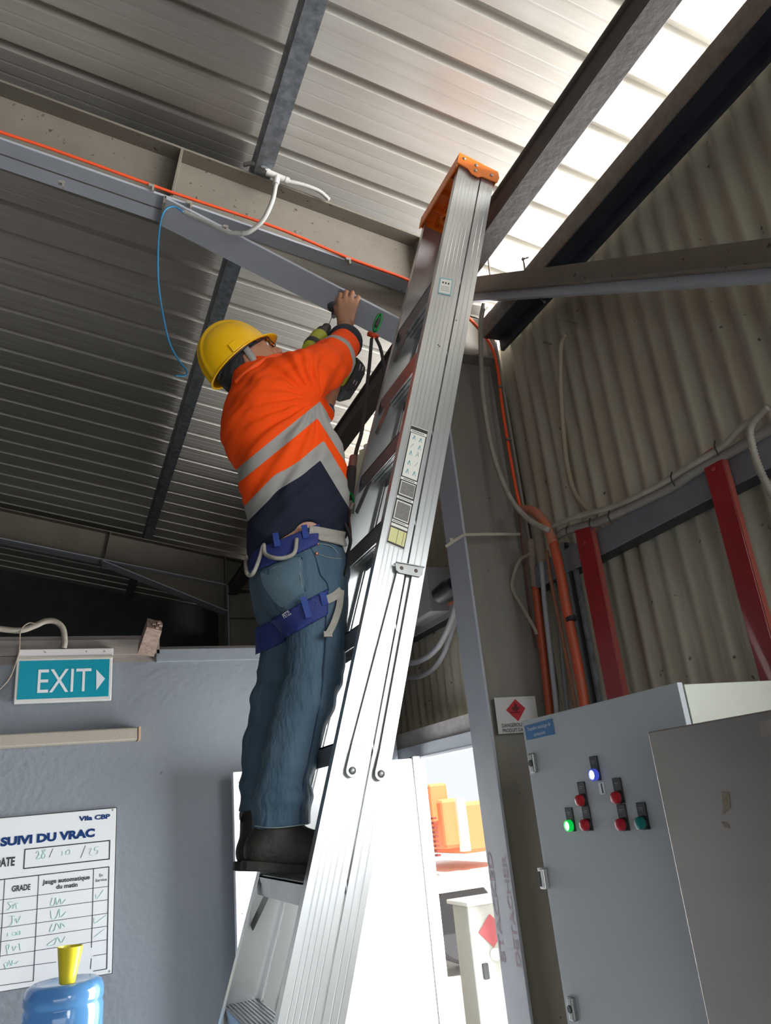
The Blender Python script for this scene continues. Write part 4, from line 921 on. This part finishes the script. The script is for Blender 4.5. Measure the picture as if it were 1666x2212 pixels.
x655 = float(np.array(pt(655, 1010, 1.9)) @ np.array(CR)); x600 = float(np.array(pt(600, 1042, 1.9)) @ np.array(CR))
sleeve = lambda c: (c - np.array(ARM[0][0])) @ np.array((ARM[-1][0] - ARM[0][0]).normalized())
SLEN = (ARM[-1][0] - ARM[0][0]).length
def low(c):
    u = sx(c); w1 = np.clip((u - x600) / .05 + .5, 0, 1); w1 = w1 * w1 * (3 - 2 * w1); w2 = np.clip((u - x655) / .05 + .5, 0, 1); w2 = w2 * w2 * (3 - 2 * w2)
    l = s2a(c) * (1 - w1) + s2b(c) * w1; l = l * (1 - w2) + s2c(c) * w2
    return np.maximum(l, s2d(c))
def up_(c): return np.maximum(s1(c), s1b(c))
def onarm(c): return (sleeve(c) > .03) & (c @ np.array(CU) > float(np.array(pt(700, 862, 1.95)) @ np.array(CU)))
def tapef(c):
    t = np.minimum(np.abs(up_(c)) - .0165, np.abs(low(c)) - .0185)
    sl = np.abs(sleeve(c) - SLEN * .62) - .022
    return np.where(onarm(c), sl, t)
def navyf(c):
    b = low(c) + .012
    return np.where(onarm(c), SLEN * .97 - sleeve(c), b)
attr(SHIRT, 'tape', tapef); attr(SHIRT, 'navy', navyf)
attr(SHIRT, 'seam', lambda c: np.ones(len(c)))
# cuff: dark open ring of the sleeve
ca = ARM[-1][0]; cd = (pt(756, 716, 2.29) - ca).normalized()
MB().lathe([(.050, -.040), (.062, -.030), (.066, .0), (.064, .022), (.058, .028), (.048, .022), (.045, -.02)], ca + cd * .026, cd, 28, cap=False).build('sleeve_cuff', NAVY, SHIRT, smooth='all')
le = LARM[-1][0]; MB().ball(le + V((.012, 0, .01)), .030, (1, 1, 1.1), seg=16).build('sleeve_cuff', mat('blue_cuff', (.03, .06, .14), .8), SHIRT, smooth='all')
# collar
MB().tube([pt(512, 828, 2.0), pt(533, 808, 1.97), pt(558, 790, 1.96), pt(585, 776, 2.0), pt(606, 772, 2.06)], .014, 10, flat=.7).build('collar', mat('hi_vis_orange_plain', (.86, .085, .006), .8), SHIRT, smooth='all')

# jeans
NL = [pr(660, 1225, 1.985, 84), pr(676, 1300, 1.965, 74), pr(684, 1375, 1.95, 62), pr(680, 1444, 1.94, 62), pr(662, 1516, 1.93, 60), pr(641, 1581, 1.93, 56), pr(626, 1635, 1.93, 55), pr(611, 1711, 1.93, 56), pr(608, 1775, 1.93, 60), pr(608, 1815, 1.93, 60)]
FLg = [pr(622, 1230, 2.08, 68), pr(608, 1300, 2.10, 58), pr(619, 1389, 2.11, 53), pr(615, 1444, 2.11, 53), pr(597, 1516, 2.11, 52), pr(579, 1607, 2.11, 49), pr(565, 1700, 2.11, 46), pr(561, 1780, 2.11, 44)]
jn = Vol(); jn.chain(NL, .02); jn.chain(FLg, .02)
q = pr(645, 1185, 2.02, 92); jn.cone(q[0], pr(648, 1235, 2.0, 92)[0], q[1], q[1], .04)
q = pr(628, 1262, 1.96, 74); jn.cone(q[0], q[0] + V((0, .01, .01)), q[1], q[1], .04)
q = pr(596, 1262, 2.06, 50); jn.cone(q[0], q[0] + V((0, .01, .01)), q[1], q[1], .04)
q = pr(700, 1240, 2.02, 48); jn.cone(q[0], q[0] + V((0, .01, .01)), q[1], q[1], .04)
jn.grid(.0065)
J0 = jn.D.copy(); P = jn.P()
zn, zf = pt(608, 1787, 1.93).z, pt(545, 1752, 2.11).z
hemz = np.where(P[..., 1] < 2.02, zn, zf)
nw, dw = plane((552, 1192), (745, 1150), 1.95)
top = P @ nw - dw
jn.D = np.maximum(np.maximum(jn.D, hemz - P[..., 2]), top).astype(np.float32)
m = jn.mb()
for v in m.v:
    near = v.y < 2.02; n_ = V((v.x - (.56 if near else .50), v.y - (1.94 if near else 2.11), 0)).normalized()
    z = v.z; knee = math.exp(-((z - 2.12) / .10) ** 2); ank = math.exp(-((z - 1.84) / .09) ** 2)
    f = noise.noise(V((v.x * 6, v.y * 6, z * 26 + 1.5 * v.x))) * (.003 + .006 * knee + .011 * ank) + noise.noise(V((v.x * 14, v.y * 14, z * 9))) * .005
    v += n_ * f
JEANS = m.build('jeans', DENIM, PER, smooth='all')
SEAMT = mat('seam_thread', (.20, .24, .24), .8); DSEAM = mat('denim_dark_seam', (.02, .05, .09), .85)
def onj(px, py, off=.004, Ys=1.95, ca_=.0):
    """first point of the jeans surface met from the photo side, found in the volume"""
    d = ray(px, py); t = 1.2; g = jn
    for _ in range(400):
        p = CAM + d * t; i = [(p[k] - g.lo[k]) / g.h for k in range(3)]
        if all(0 <= i[k] < g.D.shape[k] - 1 for k in range(3)):
            i0 = [int(x) for x in i]; fr = [i[k] - i0[k] for k in range(3)]
            val = sum(J0[i0[0] + a, i0[1] + b, i0[2] + c] * (fr[0] if a else 1 - fr[0]) * (fr[1] if b else 1 - fr[1]) * (fr[2] if c else 1 - fr[2]) for a in (0, 1) for b in (0, 1) for c in (0, 1))
            if val < off: return p
        t += .004
    return AY(Ys, px, py)
def stitch(pts, r, m_, name, par=None):
    MB().tube([onj(*p) for p in pts], r, 6).build(name, m_, par or JEANS, smooth='all')
# back pocket: a raised patch with thread, side seams, waistband, rivets
pk = [onj(*p, .005) for p in ((562, 1236), (600, 1215), (649, 1203), (654, 1240), (660, 1275), (640, 1290), (610, 1312), (585, 1290), (566, 1262))]
pk = spline(pk, 3); c_ = onj(608, 1255, .009); m = MB(); nn = len(pk)
mid = [(p + c_) / 2 for p in pk]; mid = []
for (x, y) in ((584, 1246), (604, 1234), (628, 1229), (632, 1246), (636, 1262), (624, 1272), (608, 1284), (595, 1274), (586, 1260)): mid.append(onj(x, y, .007))
mid = spline(mid, 3)
m.add(pk + mid + [c_], [(i, (i + 1) % nn, nn + (i + 1) % nn, nn + i) for i in range(nn)] + [(nn + i, nn + (i + 1) % nn, 2 * nn) for i in range(nn)])
POC = m.build('back_pocket', mat('denim_pocket', (.05, .095, .13), .85, 0, (.10, .155, .185), 10, .9, bump=.25, bscale=260), JEANS, smooth='all')
stitch(((562, 1236), (600, 1215), (649, 1203), (652, 1225), (655, 1250), (660, 1277)), .0017, DSEAM, 'pocket_edge', POC)
stitch(((564, 1244), (600, 1223), (645, 1211), (647, 1230), (650, 1250), (654, 1275)), .0011, SEAMT, 'pocket_stitching', POC)
stitch(((604, 1286), (612, 1268), (620, 1258)), .0009, SEAMT, 'pocket_stitching', POC)
stitch(((668, 1176), (680, 1200), (688, 1225), (694, 1243), (706, 1258), (711, 1275)), .0016, DSEAM, 'side_seam')
stitch(((705, 1330), (703, 1400), (697, 1480), (683, 1570), (666, 1650), (655, 1710), (650, 1780)), .0018, DSEAM, 'side_seam')
stitch(((575, 1215), (600, 1203), (630, 1190), (668, 1178), (690, 1175), (715, 1180), (730, 1195)), .0013, SEAMT, 'waistband_stitching')
stitch(((686, 1196), (705, 1203), (722, 1206), (738, 1207)), .0011, SEAMT, 'front_pocket_edge')
stitch(((549, 1784), (580, 1788), (620, 1786), (665, 1780)), .0014, SEAMT, 'hem_stitching')
m = MB().prism([onj(*p, .0) for p in ((585, 1195), (624, 1180), (626, 1188), (588, 1203))], -ray(600, 1190) * .006); m.build('leather_patch', mat('patch_tan', (.36, .22, .12), .7), JEANS)
for x, y in ((686, 1175), (684, 1196)): MB().ball(onj(x, y, .003), .0055, (1, 1, 1), seg=12).build('copper_rivet', mat('copper', (.62, .26, .16), .35, .8), JEANS, smooth=True)

# harness: padded belt and leg loops follow the body volume
def wrap(name, p, q, half, th, m_, par, clip=None, Yv=1.95, tilt=None):
    n_, d_ = plane(p, q, Yv, tilt); g = Vol(); g.lo, g.h = jn.lo, jn.h; PP = P
    s_ = PP @ n_ - d_; D = np.maximum(np.maximum(J0 - th, -(J0 + .004)), np.abs(s_) - half)
    if clip is not None: D = np.maximum(D, clip(PP))
    g.D = D.astype(np.float32); return g.mb().build(name, m_, par, smooth='all')
HAR = MB().tube([onj(680, 1300, .01), onj(684, 1304, .01)], .004, 6).build('harness', BLUH, PER)
cutx = lambda px, py, s: (lambda PP: s * (PP @ np.array(CR) - float(np.array(pt(px, py, 1.95)) @ np.array(CR))))
BELT = wrap('waist_belt', (548, 1212), (702, 1148), .026, .014, BLUH, HAR, cutx(695, 1160, 1))
wrap('belt_webbing', (668, 1150), (750, 1170), .0145, .011, WEB, HAR, cutx(690, 1160, -1))
MB().ribbon([onj(668, 1148, .019), onj(690, 1150, .016), onj(715, 1155, .013), pt(745, 1160, 1.95)], .030, .004, -ray(700, 1150)).build('belt_webbing', WEB, HAR, smooth='all')
side = lambda PP: PP[..., 1] - 2.035
wrap('leg_loop', (612, 1352), (732, 1287), .030, .012, BLUH, HAR, lambda PP: np.maximum(side(PP), cutx(715, 1290, 1)(PP)))
wrap('leg_loop', (560, 1382), (640, 1346), .034, .012, mat('harness_blue_dark', (.015, .03, .15), .75), HAR, lambda PP: 2.03 - PP[..., 1])
for pts_ in (((595, 1152), (600, 1180)), ((657, 1135), (662, 1163)), ((655, 1290), (668, 1334)), ((697, 1280), (703, 1306))):
    MB().ribbon([onj(*pts_[0], .018), onj((pts_[0][0] + pts_[1][0]) / 2, (pts_[0][1] + pts_[1][1]) / 2, .020), onj(*pts_[1], .018)], .016, .004, -ray(*pts_[0])).build('belt_keeper', mat('keeper_blue', (.022, .05, .24), .7), HAR)
MB().ribbon([onj(706, 1296, .016), onj(722, 1288, .014), onj(738, 1276, .010)], .022, .004, -ray(715, 1290)).build('leg_webbing', WEB, HAR)
MB().ribbon([onj(737, 1275, .012), onj(733, 1310, .016), onj(722, 1345, .020), onj(709, 1370, .022)], .017, .004, -ray(730, 1300)).box(onj(708, 1370, .026), (.022, .008, .014)).build('loose_webbing_tail', WEB, HAR)
for pts_ in (((570, 1176), (573, 1196), (592, 1205), (615, 1205), (636, 1194), (641, 1164)), ((568, 1180), (561, 1205), (549, 1235), (540, 1243), (533, 1236), (531, 1215), (536, 1200))):
    MB().tube([onj(x, y, .020 + (.012 if i in (2, 3, 4) else 0), 1.97) for i, (x, y) in enumerate(pts_)], .0055, 10).build('gear_loop', WEB, HAR, smooth='all')
tx = text_mb('PETZL', onj(614, 1336, .017), onj(630, 1326, .017), .012, -ray(620, 1330), bold=.02, ext=.002); tx.build('harness_print', mat('print_white', (.55, .55, .55), .6), HAR)
MB().tube([onj(744, 1130, .01, 1.95), pt(757, 1165, 1.95), pt(752, 1195, 1.95), onj(747, 1240, .01, 1.97)], .009, 8, flat=.5).build('front_strap', mat('strap_black', (.02, .02, .022), .7), HAR, smooth='all')

# boots
def boot(hx, hy, Yv, ang, pitch, shf, topz, name):
    H = pt(hx, hy, Yv); d = V((math.cos(ang) * math.cos(pitch), math.sin(ang) * math.cos(pitch), -math.sin(pitch)))
    s = V((0, 0, 1)).cross(d).normalized(); u = d.cross(s); UP = V((0, 0, 1))
    def w(f, l, z): return H + d * f + s * l + u * z
    b = Vol()
    b.chain([(w(.036, 0, .040), .036), (w(.10, 0, .040), .037), (w(.17, 0, .036), .042), (w(.225, .004, .030), .038)], .03)
    b.chain([(w(.050, 0, .06), .042), (w(shf - .006, 0, .085) + UP * .03, .041), (w(shf, 0, .09) + UP * (topz - .09), .041)], .03)
    b.cone(w(.08, 0, .075), w(.19, 0, .040), .042, .038, .03)
    b.grid(.006); PB = b.P(); b.D = np.maximum(b.D, float((H + u * .018).dot(u)) - PB @ np.array(u)).astype(np.float32)
    R_ = b.mb().build(name, LEATH, PER, smooth='all')
    so = ((-.004, .018), (.004, .030), (.03, .038), (.08, .036), (.13, .038), (.18, .046), (.225, .043), (.258, .028), (.268, .012))
    ring = [w(f, hw, 0) for f, hw in so] + [w(f, -hw, 0) for f, hw in so[::-1]]
    MB().prism(ring, u * .021).build('sole', SOLE, R_, bevel=.003)
    return R_, w
B1, w1 = boot(524, 1880, 1.93, math.radians(-4), math.radians(9), .078, .150, 'boot')
MB().box(pt(612, 1805, 1.885), (.007, .003, .014)).build('boot_tag', mat('tag_ochre', (.45, .28, .06), .6), B1)
B2, w2 = boot(508, 1881, 2.115, math.radians(-4), math.radians(7), .060, .225, 'boot')
MB().ribbon([pt(524, 1745, 2.10), pt(519, 1757, 2.10), pt(520, 1772, 2.10), pt(525, 1760, 2.11)], .010, .003, (1, 0, 0)).build('pull_tab', BLK, B2)

# body under the clothes, head, arms
Fh = (.70 * CR + .66 * CU + .28 * CF).normalized(); Uh = (-.70 * CR + .74 * CU + .05 * CF); Uh = (Uh - Fh * Uh.dot(Fh)).normalized(); Rh = Fh.cross(Uh)
hc = pt(533, 785, 2.07)
def hp(f, u, r): return hc + Fh * f + Uh * u + Rh * r
HX = (Fh, Rh, Uh)
bd = Vol()
bd.ell(hc + Uh * .02, HX, (.092, .072, .088), .02)
bd.ell(hp(.025, -.045, 0), HX, (.060, .054, .062), .03)
bd.cone(hp(.072, -.09, 0), hp(.055, -.085, 0), .022, .026, .03)
bd.cone(hp(.092, -.005, 0), hp(.104, -.035, 0), .007, .012, .012)
bd.ell(hp(.086, -.066, 0), HX, (.014, .022, .006), .006); bd.ell(hp(.085, -.078, 0), HX, (.013, .019, .006), .006)
for sg in (-1, 1):
    bd.ell(hp(.070, -.002, sg * .030), HX, (.012, .014, .010), .01)
    bd.ell(hp(-.008, -.020, sg * .073), HX, (.017, .008, .028), .008)
    bd.cone(hp(.078, .014, sg * .012), hp(.072, .016, sg * .045), .008, .007, .015)
nb = pt(575, 820, 2.05)
bd.cone(hp(-.015, -.07, 0), nb, .050, .058, .03)
bd.chain([(TOR[4][0], TOR[4][1] * .85), (TOR[3][0], TOR[3][1] * .85), (TOR[2][0], TOR[2][1] * .82), (TOR[1][0], TOR[1][1] * .82), (TOR[0][0], TOR[0][1] * .88), (pt(645, 1200, 2.02), .115)], .03)
bd.cone(TOR[4][0], RS[0], .07, RS[1] * .8, .03); bd.cone(TOR[4][0], LS[0], .07, LS[1] * .8, .03)
bd.chain([(p, r * .72) for p, r in NL[:-2]], .02); bd.chain([(p, r * .72) for p, r in FLg[:-2]], .02)
bd.cone(NL[-3][0], w1(.06, 0, .06), .04, .032); bd.cone(FLg[-2][0], w2(.06, 0, .06), .034, .032)
bd.cone(w1(.04, 0, .045), w1(.22, 0, .03), .028, .024); bd.cone(w2(.04, 0, .045), w2(.22, 0, .03), .028, .024)
bd.chain([(p, r * .7) for p, r in ARM[:3]], .02)
wr = pt(746, 706, 2.335); el = ARM[2][0]
bd.cone(el, wr, .038, .0265, .02)
bd.chain([(p, r * .75) for p, r in LARM], .02)
lw = pt(727, 822, 2.285); bd.cone(pt(699, 886, 2.245), lw, .032, .0215, .02)
bd.grid(.0055); mbod = bd.mb()
# right hand hooked over the beam edge
hd = Vol(); K = .008
kn = [pt(733, 652, 2.405), pt(745, 646, 2.41), pt(757.5, 646, 2.412), pt(769, 652, 2.412)]
hd.cone(pt(745, 712, 2.32), wr, .026, .0255, .02)
for i, k_ in enumerate(kn):
    hd.cone(wr + (k_ - wr) * .15 + (kn[3] - kn[0]) * (i - 1.5) * .12, k_, .0165, .0120, .014)
pip = [pt(735.5, 637, 2.445), pt(748, 632, 2.452), pt(761, 633, 2.450), pt(773.5, 643, 2.440)]
dip = [pt(737, 638, 2.475), pt(749.5, 633, 2.484), pt(762, 635, 2.480), pt(774.5, 646, 2.465)]
tip = [pt(737, 646, 2.490), pt(750, 642, 2.498), pt(762, 644, 2.495), pt(774, 653, 2.475)]
for a, b, c, d_ in zip(kn, pip, dip, tip):
    hd.chain([(a, .0112), (b, .0102), (c, .0092), (d_, .0082)], .0035)
hd.chain([(pt(738, 690, 2.36), .016), (pt(729, 675, 2.39), .0125), (pt(724, 660, 2.42), .0108), (pt(728, 648, 2.44), .0095)], .008)
hd.grid(.0024); hm = hd.mb(); mbod.add(hm.v, hm.f)
# left hand closed round the drill grip
hd = Vol(); lh = pt(737, 803, 2.31)
hd.cone(lw, lw + (lw - pt(699, 886, 2.245)).normalized() * .02, .0215, .022, .01)
hd.cone(lw, lh, .022, .028, .02)
gd = (CR * .35 + CU * .75 + CF * .3).normalized(); gx = (CR * .55 - CU * .6).normalized()
for i in range(4):
    b0 = lh + gx * (-.030 + .019 * i) + CU * .018; hd.chain([(b0, .0105), (b0 + gd * .026 - CF * .006, .0098), (b0 + gd * .030 + CF * .026, .009), (b0 + gd * .012 + CF * .038, .008)], .004)
hd.chain([(lh - gx * .022, .013), (lh - gx * .040 + CU * .022, .011), (lh - gx * .036 + CU * .045 + CF * .01, .009)], .006)
hd.grid(.0026); hm = hd.mb(); mbod.add(hm.v, hm.f)
BODY = mbod.build('body', SKIN, PER, smooth='all')
# nails
m = MB()
for k_ in range(4): m.ball(tip[k_] + V((0, .006, .004)), .0055, (1, .4, 1.2), seg=8)
m.build('fingernails', mat('nail', (.55, .33, .25), .35), BODY, smooth=True)
# eyes
for sg in (-1, 1): MB().ball(hp(.078, -.002, sg * .030), .0105, seg=14).build('eye', mat('eye_white', (.6, .58, .55), .2), BODY, smooth=True)
# hair at the nape and side, strap of the ear defenders, glasses
hr = Vol(); hr.ell(hp(-.022, .01, 0), HX, (.083, .079, .085), .02); hr.ell(hp(-.060, -.030, 0), HX, (.036, .056, .058), .03); hr.cone(hp(-.086, -.055, .0), hp(-.096, -.100, .015), .022, .006, .02)
hr.grid(.005); PH = hr.P(); hr.D = np.maximum(hr.D, (PH - np.array(hp(.030, 0, 0))) @ np.array(Fh)).astype(np.float32)
hm = hr.mb()
for v in hm.v: v += (v - hc).normalized() * noise.noise(v * 90) * .004
hm.build('hair', mat('black_hair', (.012, .012, .015), .55, bump=.5, bscale=300), BODY, smooth='all')
MB().ribbon([hp(.012, .035, .076), hp(.004, .0, .084), hp(-.002, -.035, .082), hp(-.012, -.068, .066), hp(-.030, -.095, .045)], .020, .005, Rh).build('chin_strap', mat('strap_grey', (.28, .29, .28), .5), BODY, smooth='all')
MB().box(hp(-.008, -.052, .076), (.026, .010, .030), HX).build('strap_buckle', mat('buckle_grey', (.40, .42, .41), .4), BODY, bevel=.003)
G_ = MB().tube([hp(-.005, .005, .078), hp(.04, .008, .072), hp(.088, .006, .058)], .0022, 6)
for sg in (-1, 1):
    cc_ = hp(.100, -.004, sg * .033); G_.tube([cc_ + Rh * (.027 * math.cos(t)) + Uh * (.018 * math.sin(t)) - Fh * (.010 * abs(math.cos(t))) * (1 if sg * math.cos(t) > 0 else .1) for t in [i * math.pi / 6 for i in range(13)]], .0020, 6)
G_.build('glasses', mat('glasses_black', (.02, .02, .02), .3), BODY, smooth='all')
# helmet
rc = pt(519, 783, 2.065); a0, b0, h0 = .112, .097, .138
def dome(off, n=120, mm=30):
    vs = []
    for i in range(mm + 1):
        th = math.pi / 2 * i / mm
        for k in range(n):
            ph = 2 * math.pi * k / n; cx, sy = math.cos(ph), math.sin(ph)
            rr = math.sin(th) ** .92; z = math.cos(th) ** .95
            x = (a0 + off) * rr * cx; y = (b0 + off) * rr * sy; zz = (h0 + off) * z
            rid = .008 * (math.exp(-((y) / .010) ** 4) + .9 * math.exp(-((abs(y) - .036) / .008) ** 4)) * min(1, 1.35 - rr) * (1 if off == 0 else 0)
            rid = max(rid, 0)
            nrm = V((x / a0 ** 2, y / b0 ** 2, zz / h0 ** 2)).normalized()
            vs.append(rc + Fh * (x + nrm.x * rid) + Rh * (y + nrm.y * rid) + Uh * (zz + nrm.z * rid))
    return vs, n, mm
vo, n, mm = dome(0); vi, _, _ = dome(-.003)
m = MB(); N = len(vo)
m.add(vo + vi, [(i * n + k, i * n + (k + 1) % n, (i + 1) * n + (k + 1) % n, (i + 1) * n + k) for i in range(mm) for k in range(n)] + [(N + i * n + k, N + (i + 1) * n + k, N + (i + 1) * n + (k + 1) % n, N + i * n + (k + 1) % n) for i in range(mm) for k in range(n)])
HL = m.build('helmet', HELM, PER, smooth='all', weld=True)
# brim: lip all round, longer peak in front
vs = []; prof = []
for k in range(n):
    ph = 2 * math.pi * k / n; cx, sy = math.cos(ph), math.sin(ph); pk_ = max(0, cx) ** 3 * .026 + .008; dr = -.010 * max(0, cx) ** 3
    for e, u in ((0, .004), (1, .001 + dr), (1, -.003 + dr), (0, -.003)):
        x = (a0 + e * pk_) * cx; y = (b0 + e * (pk_ * .55 + .003)) * sy; vs.append(rc + Fh * x + Rh * y + Uh * u)
m = MB(); m.add(vs, [(k * 4 + j, k * 4 + (j + 1) % 4, ((k + 1) % n) * 4 + (j + 1) % 4, ((k + 1) % n) * 4 + j) for k in range(n) for j in range(4)])
m.build('brim', HELM, HL, smooth='all')
MB().prism([rc + Fh * x + Rh * .098 + Uh * u for x, u in ((-.022, .004), (.012, .004), (.012, .032), (-.018, .032))], Rh * .004).build('accessory_slot', HELM, HL, bevel=.0012)
MB().tube([rc + Fh * (.085 * math.cos(t)) + Rh * (.075 * math.sin(t)) + Uh * .004 for t in [i * math.pi / 8 for i in range(17)]], .006, 8).build('headband', BLK, HL, smooth='all')

# ------------------------------------------------------------------ tools in the hands
YG = mat('drill_lime', (.42, .43, .03), .5, 0, (.34, .35, .02), 30, .7); DB = mat('drill_black', (.018, .02, .022), .45, 0, (.035, .036, .04), 20, .7)
dc, dr_ = pt(709, 704, 2.37), pt(668, 757, 2.34)
DRL = thing('cordless_drill', 'lime and black cordless drill held up behind the raised sleeve', 'drill', pt(740, 810, 2.31))
ax_ = (dc - dr_).normalized(); Ld = (dc - dr_).length
MB().lathe([(.004, Ld + .008), (.012, Ld), (.018, Ld - .010), (.020, Ld - .035), (.027, Ld - .045), (.030, Ld - .075)], dr_, ax_, 20).build('chuck', DB, DRL, smooth=True)
MB().lathe([(.030, Ld - .070), (.033, Ld - .078), (.034, .030), (.030, .0), (.012, -.006)], dr_, ax_, 20).build('motor_housing', YG, DRL, smooth=True)
MB().lathe([(.0345, .020), (.0352, .030), (.0352, .038), (.0345, .045)], dr_, ax_, 20).build('grip_band', DB, DRL, smooth=True)
bit_t = pt(721, 675, 2.42); MB().tube([dc + ax_ * .004, bit_t], .0018, 8).build('drill_bit', STL, DRL)
g0 = dr_ + ax_ * .03; g1 = pt(748, 808, 2.31); MB().bar(g0, g1, .030, .040, up=CF).build('handle', YG, DRL, bevel=.008)
def poly(px, y0, th): return MB().prism([pt(x, y, y0) for x, y in px], (0, th, 0))
poly(((767, 772), (746, 783), (728, 800), (724, 808), (727, 826), (731, 833), (744, 833), (756, 815), (771, 783)), 2.275, .07).build('battery_base', YG, DRL, bevel=.004)
BAT = poly(((768, 771), (772, 771), (784, 783), (790, 793), (789, 806), (780, 825), (771, 840), (748, 846), (741, 842), (733, 834), (744, 833), (757, 815), (772, 783)), 2.270, .08).build('battery', DB, DRL, bevel=.004)
for p_, q_ in (((779, 787), (776, 800)), ((785, 792), (783, 801)), ((767, 821), (763, 828)), ((772, 824), (768, 832))): MB().bar(pt(*p_, 2.268), pt(*q_, 2.268), .0025, .003, up=(0, 1, 0)).build('battery_mark', mat('mark_white', (.6, .6, .6), .5), BAT)
SOC = MB().lathe([(.006, -.012), (.020, -.010), (.024, 0), (.022, .012), (.012, .018)], pt(720, 663, 2.425), (-.3, -.6, .3), 20).tube([pt(722, 670, 2.425), pt(721, 684, 2.415)], .010, 10)
solo('hole_cutter', SOC, DB, 'round black bit end pressed to the beam beside the raised hand', 'tool', smooth=True)

# ------------------------------------------------------------------ lanyard
GRNC = mat('carabiner_green', (.0, .30, .055), .3, .7); ROPEM = mat('rope_dark', (.035, .045, .055), .85, 0, (.07, .055, .05), 60, .6, bump=.3, bscale=200)
LN = thing('lanyard', 'dark rope lanyard with green hooks and orange ring hanging from the beam', 'lanyard', pt(760, 1080, 2.10))
def ringpts(c, u, v, a, b, n=10): return [c + u * (a * math.cos(2 * math.pi * i / n)) + v * (b * math.sin(2 * math.pi * i / n)) for i in range(n + 1)]
kc = pt(816, 697, 2.40); ku = (pt(825, 670, 2.43) - pt(807, 724, 2.38)).normalized()
MB().tube(ringpts(kc, ku, (CR - ku * CR.dot(ku)).normalized(), .064, .011), .0056, 10).build('top_carabiner', GRNC, LN, smooth='all')
MB().bar(pt(812, 706, 2.39), pt(818, 690, 2.395), .014, .014).build('carabiner_sleeve', DB, LN, bevel=.003)
MB().lathe([(.012, -.008), (.022, -.010), (.025, 0), (.022, .010), (.012, .008)], pt(806, 724, 2.375), (.2, -.8, .9), 20).build('orange_ring', mat('ring_orange', (.75, .07, .02), .3, .3), LN, smooth='all')
MB().tube([pt(803, 732, 2.37), pt(798, 790, 2.33), pt(790, 860, 2.28), pt(782, 930, 2.22), pt(771, 970, 2.17), pt(765, 1000, 2.14)], .0068, 10).build('rope', ROPEM, LN, smooth='all')
MB().tube([pt(811, 728, 2.37), pt(822, 752, 2.36), pt(829, 790, 2.34), pt(829, 830, 2.31), pt(822, 880, 2.28)], .0068, 10).build('rope', ROPEM, LN, smooth='all')
MB().tube([pt(764, 988, 2.15), pt(760, 1014, 2.13)], .0135, 12).build('rope_sleeve', mat('sleeve_pink', (.30, .16, .12), .5), LN, smooth='all')
MB().tube([pt(760, 1012, 2.13), pt(757, 1045, 2.11), pt(753, 1075, 2.10)], .016, 12).build('stitched_end', ROPEM, LN, smooth='all')
MB().tube([pt(748, 1112, 2.06), pt(746, 1085, 2.07), pt(752, 1064, 2.08), pt(761, 1072, 2.08), pt(764, 1092, 2.07), pt(762, 1108, 2.06)], .0040, 8).build('lower_carabiner', GRNC, LN, smooth='all')
MB().tube([pt(760, 1092, 2.05), pt(754, 1118, 2.04), pt(757, 1150, 2.03), pt(756, 1180, 2.02), pt(748, 1200, 2.02)], .0045, 8).build('brown_loop', mat('loop_brown', (.11, .04, .03), .8), LN, smooth='all')
MB().tube([pt(762, 1090, 2.05), pt(757, 1104, 2.04)], .009, 10).build('swivel', STL, LN, smooth=True)
for o in bpy.data.objects:
    if '_o' in o.keys(): del o['_o']
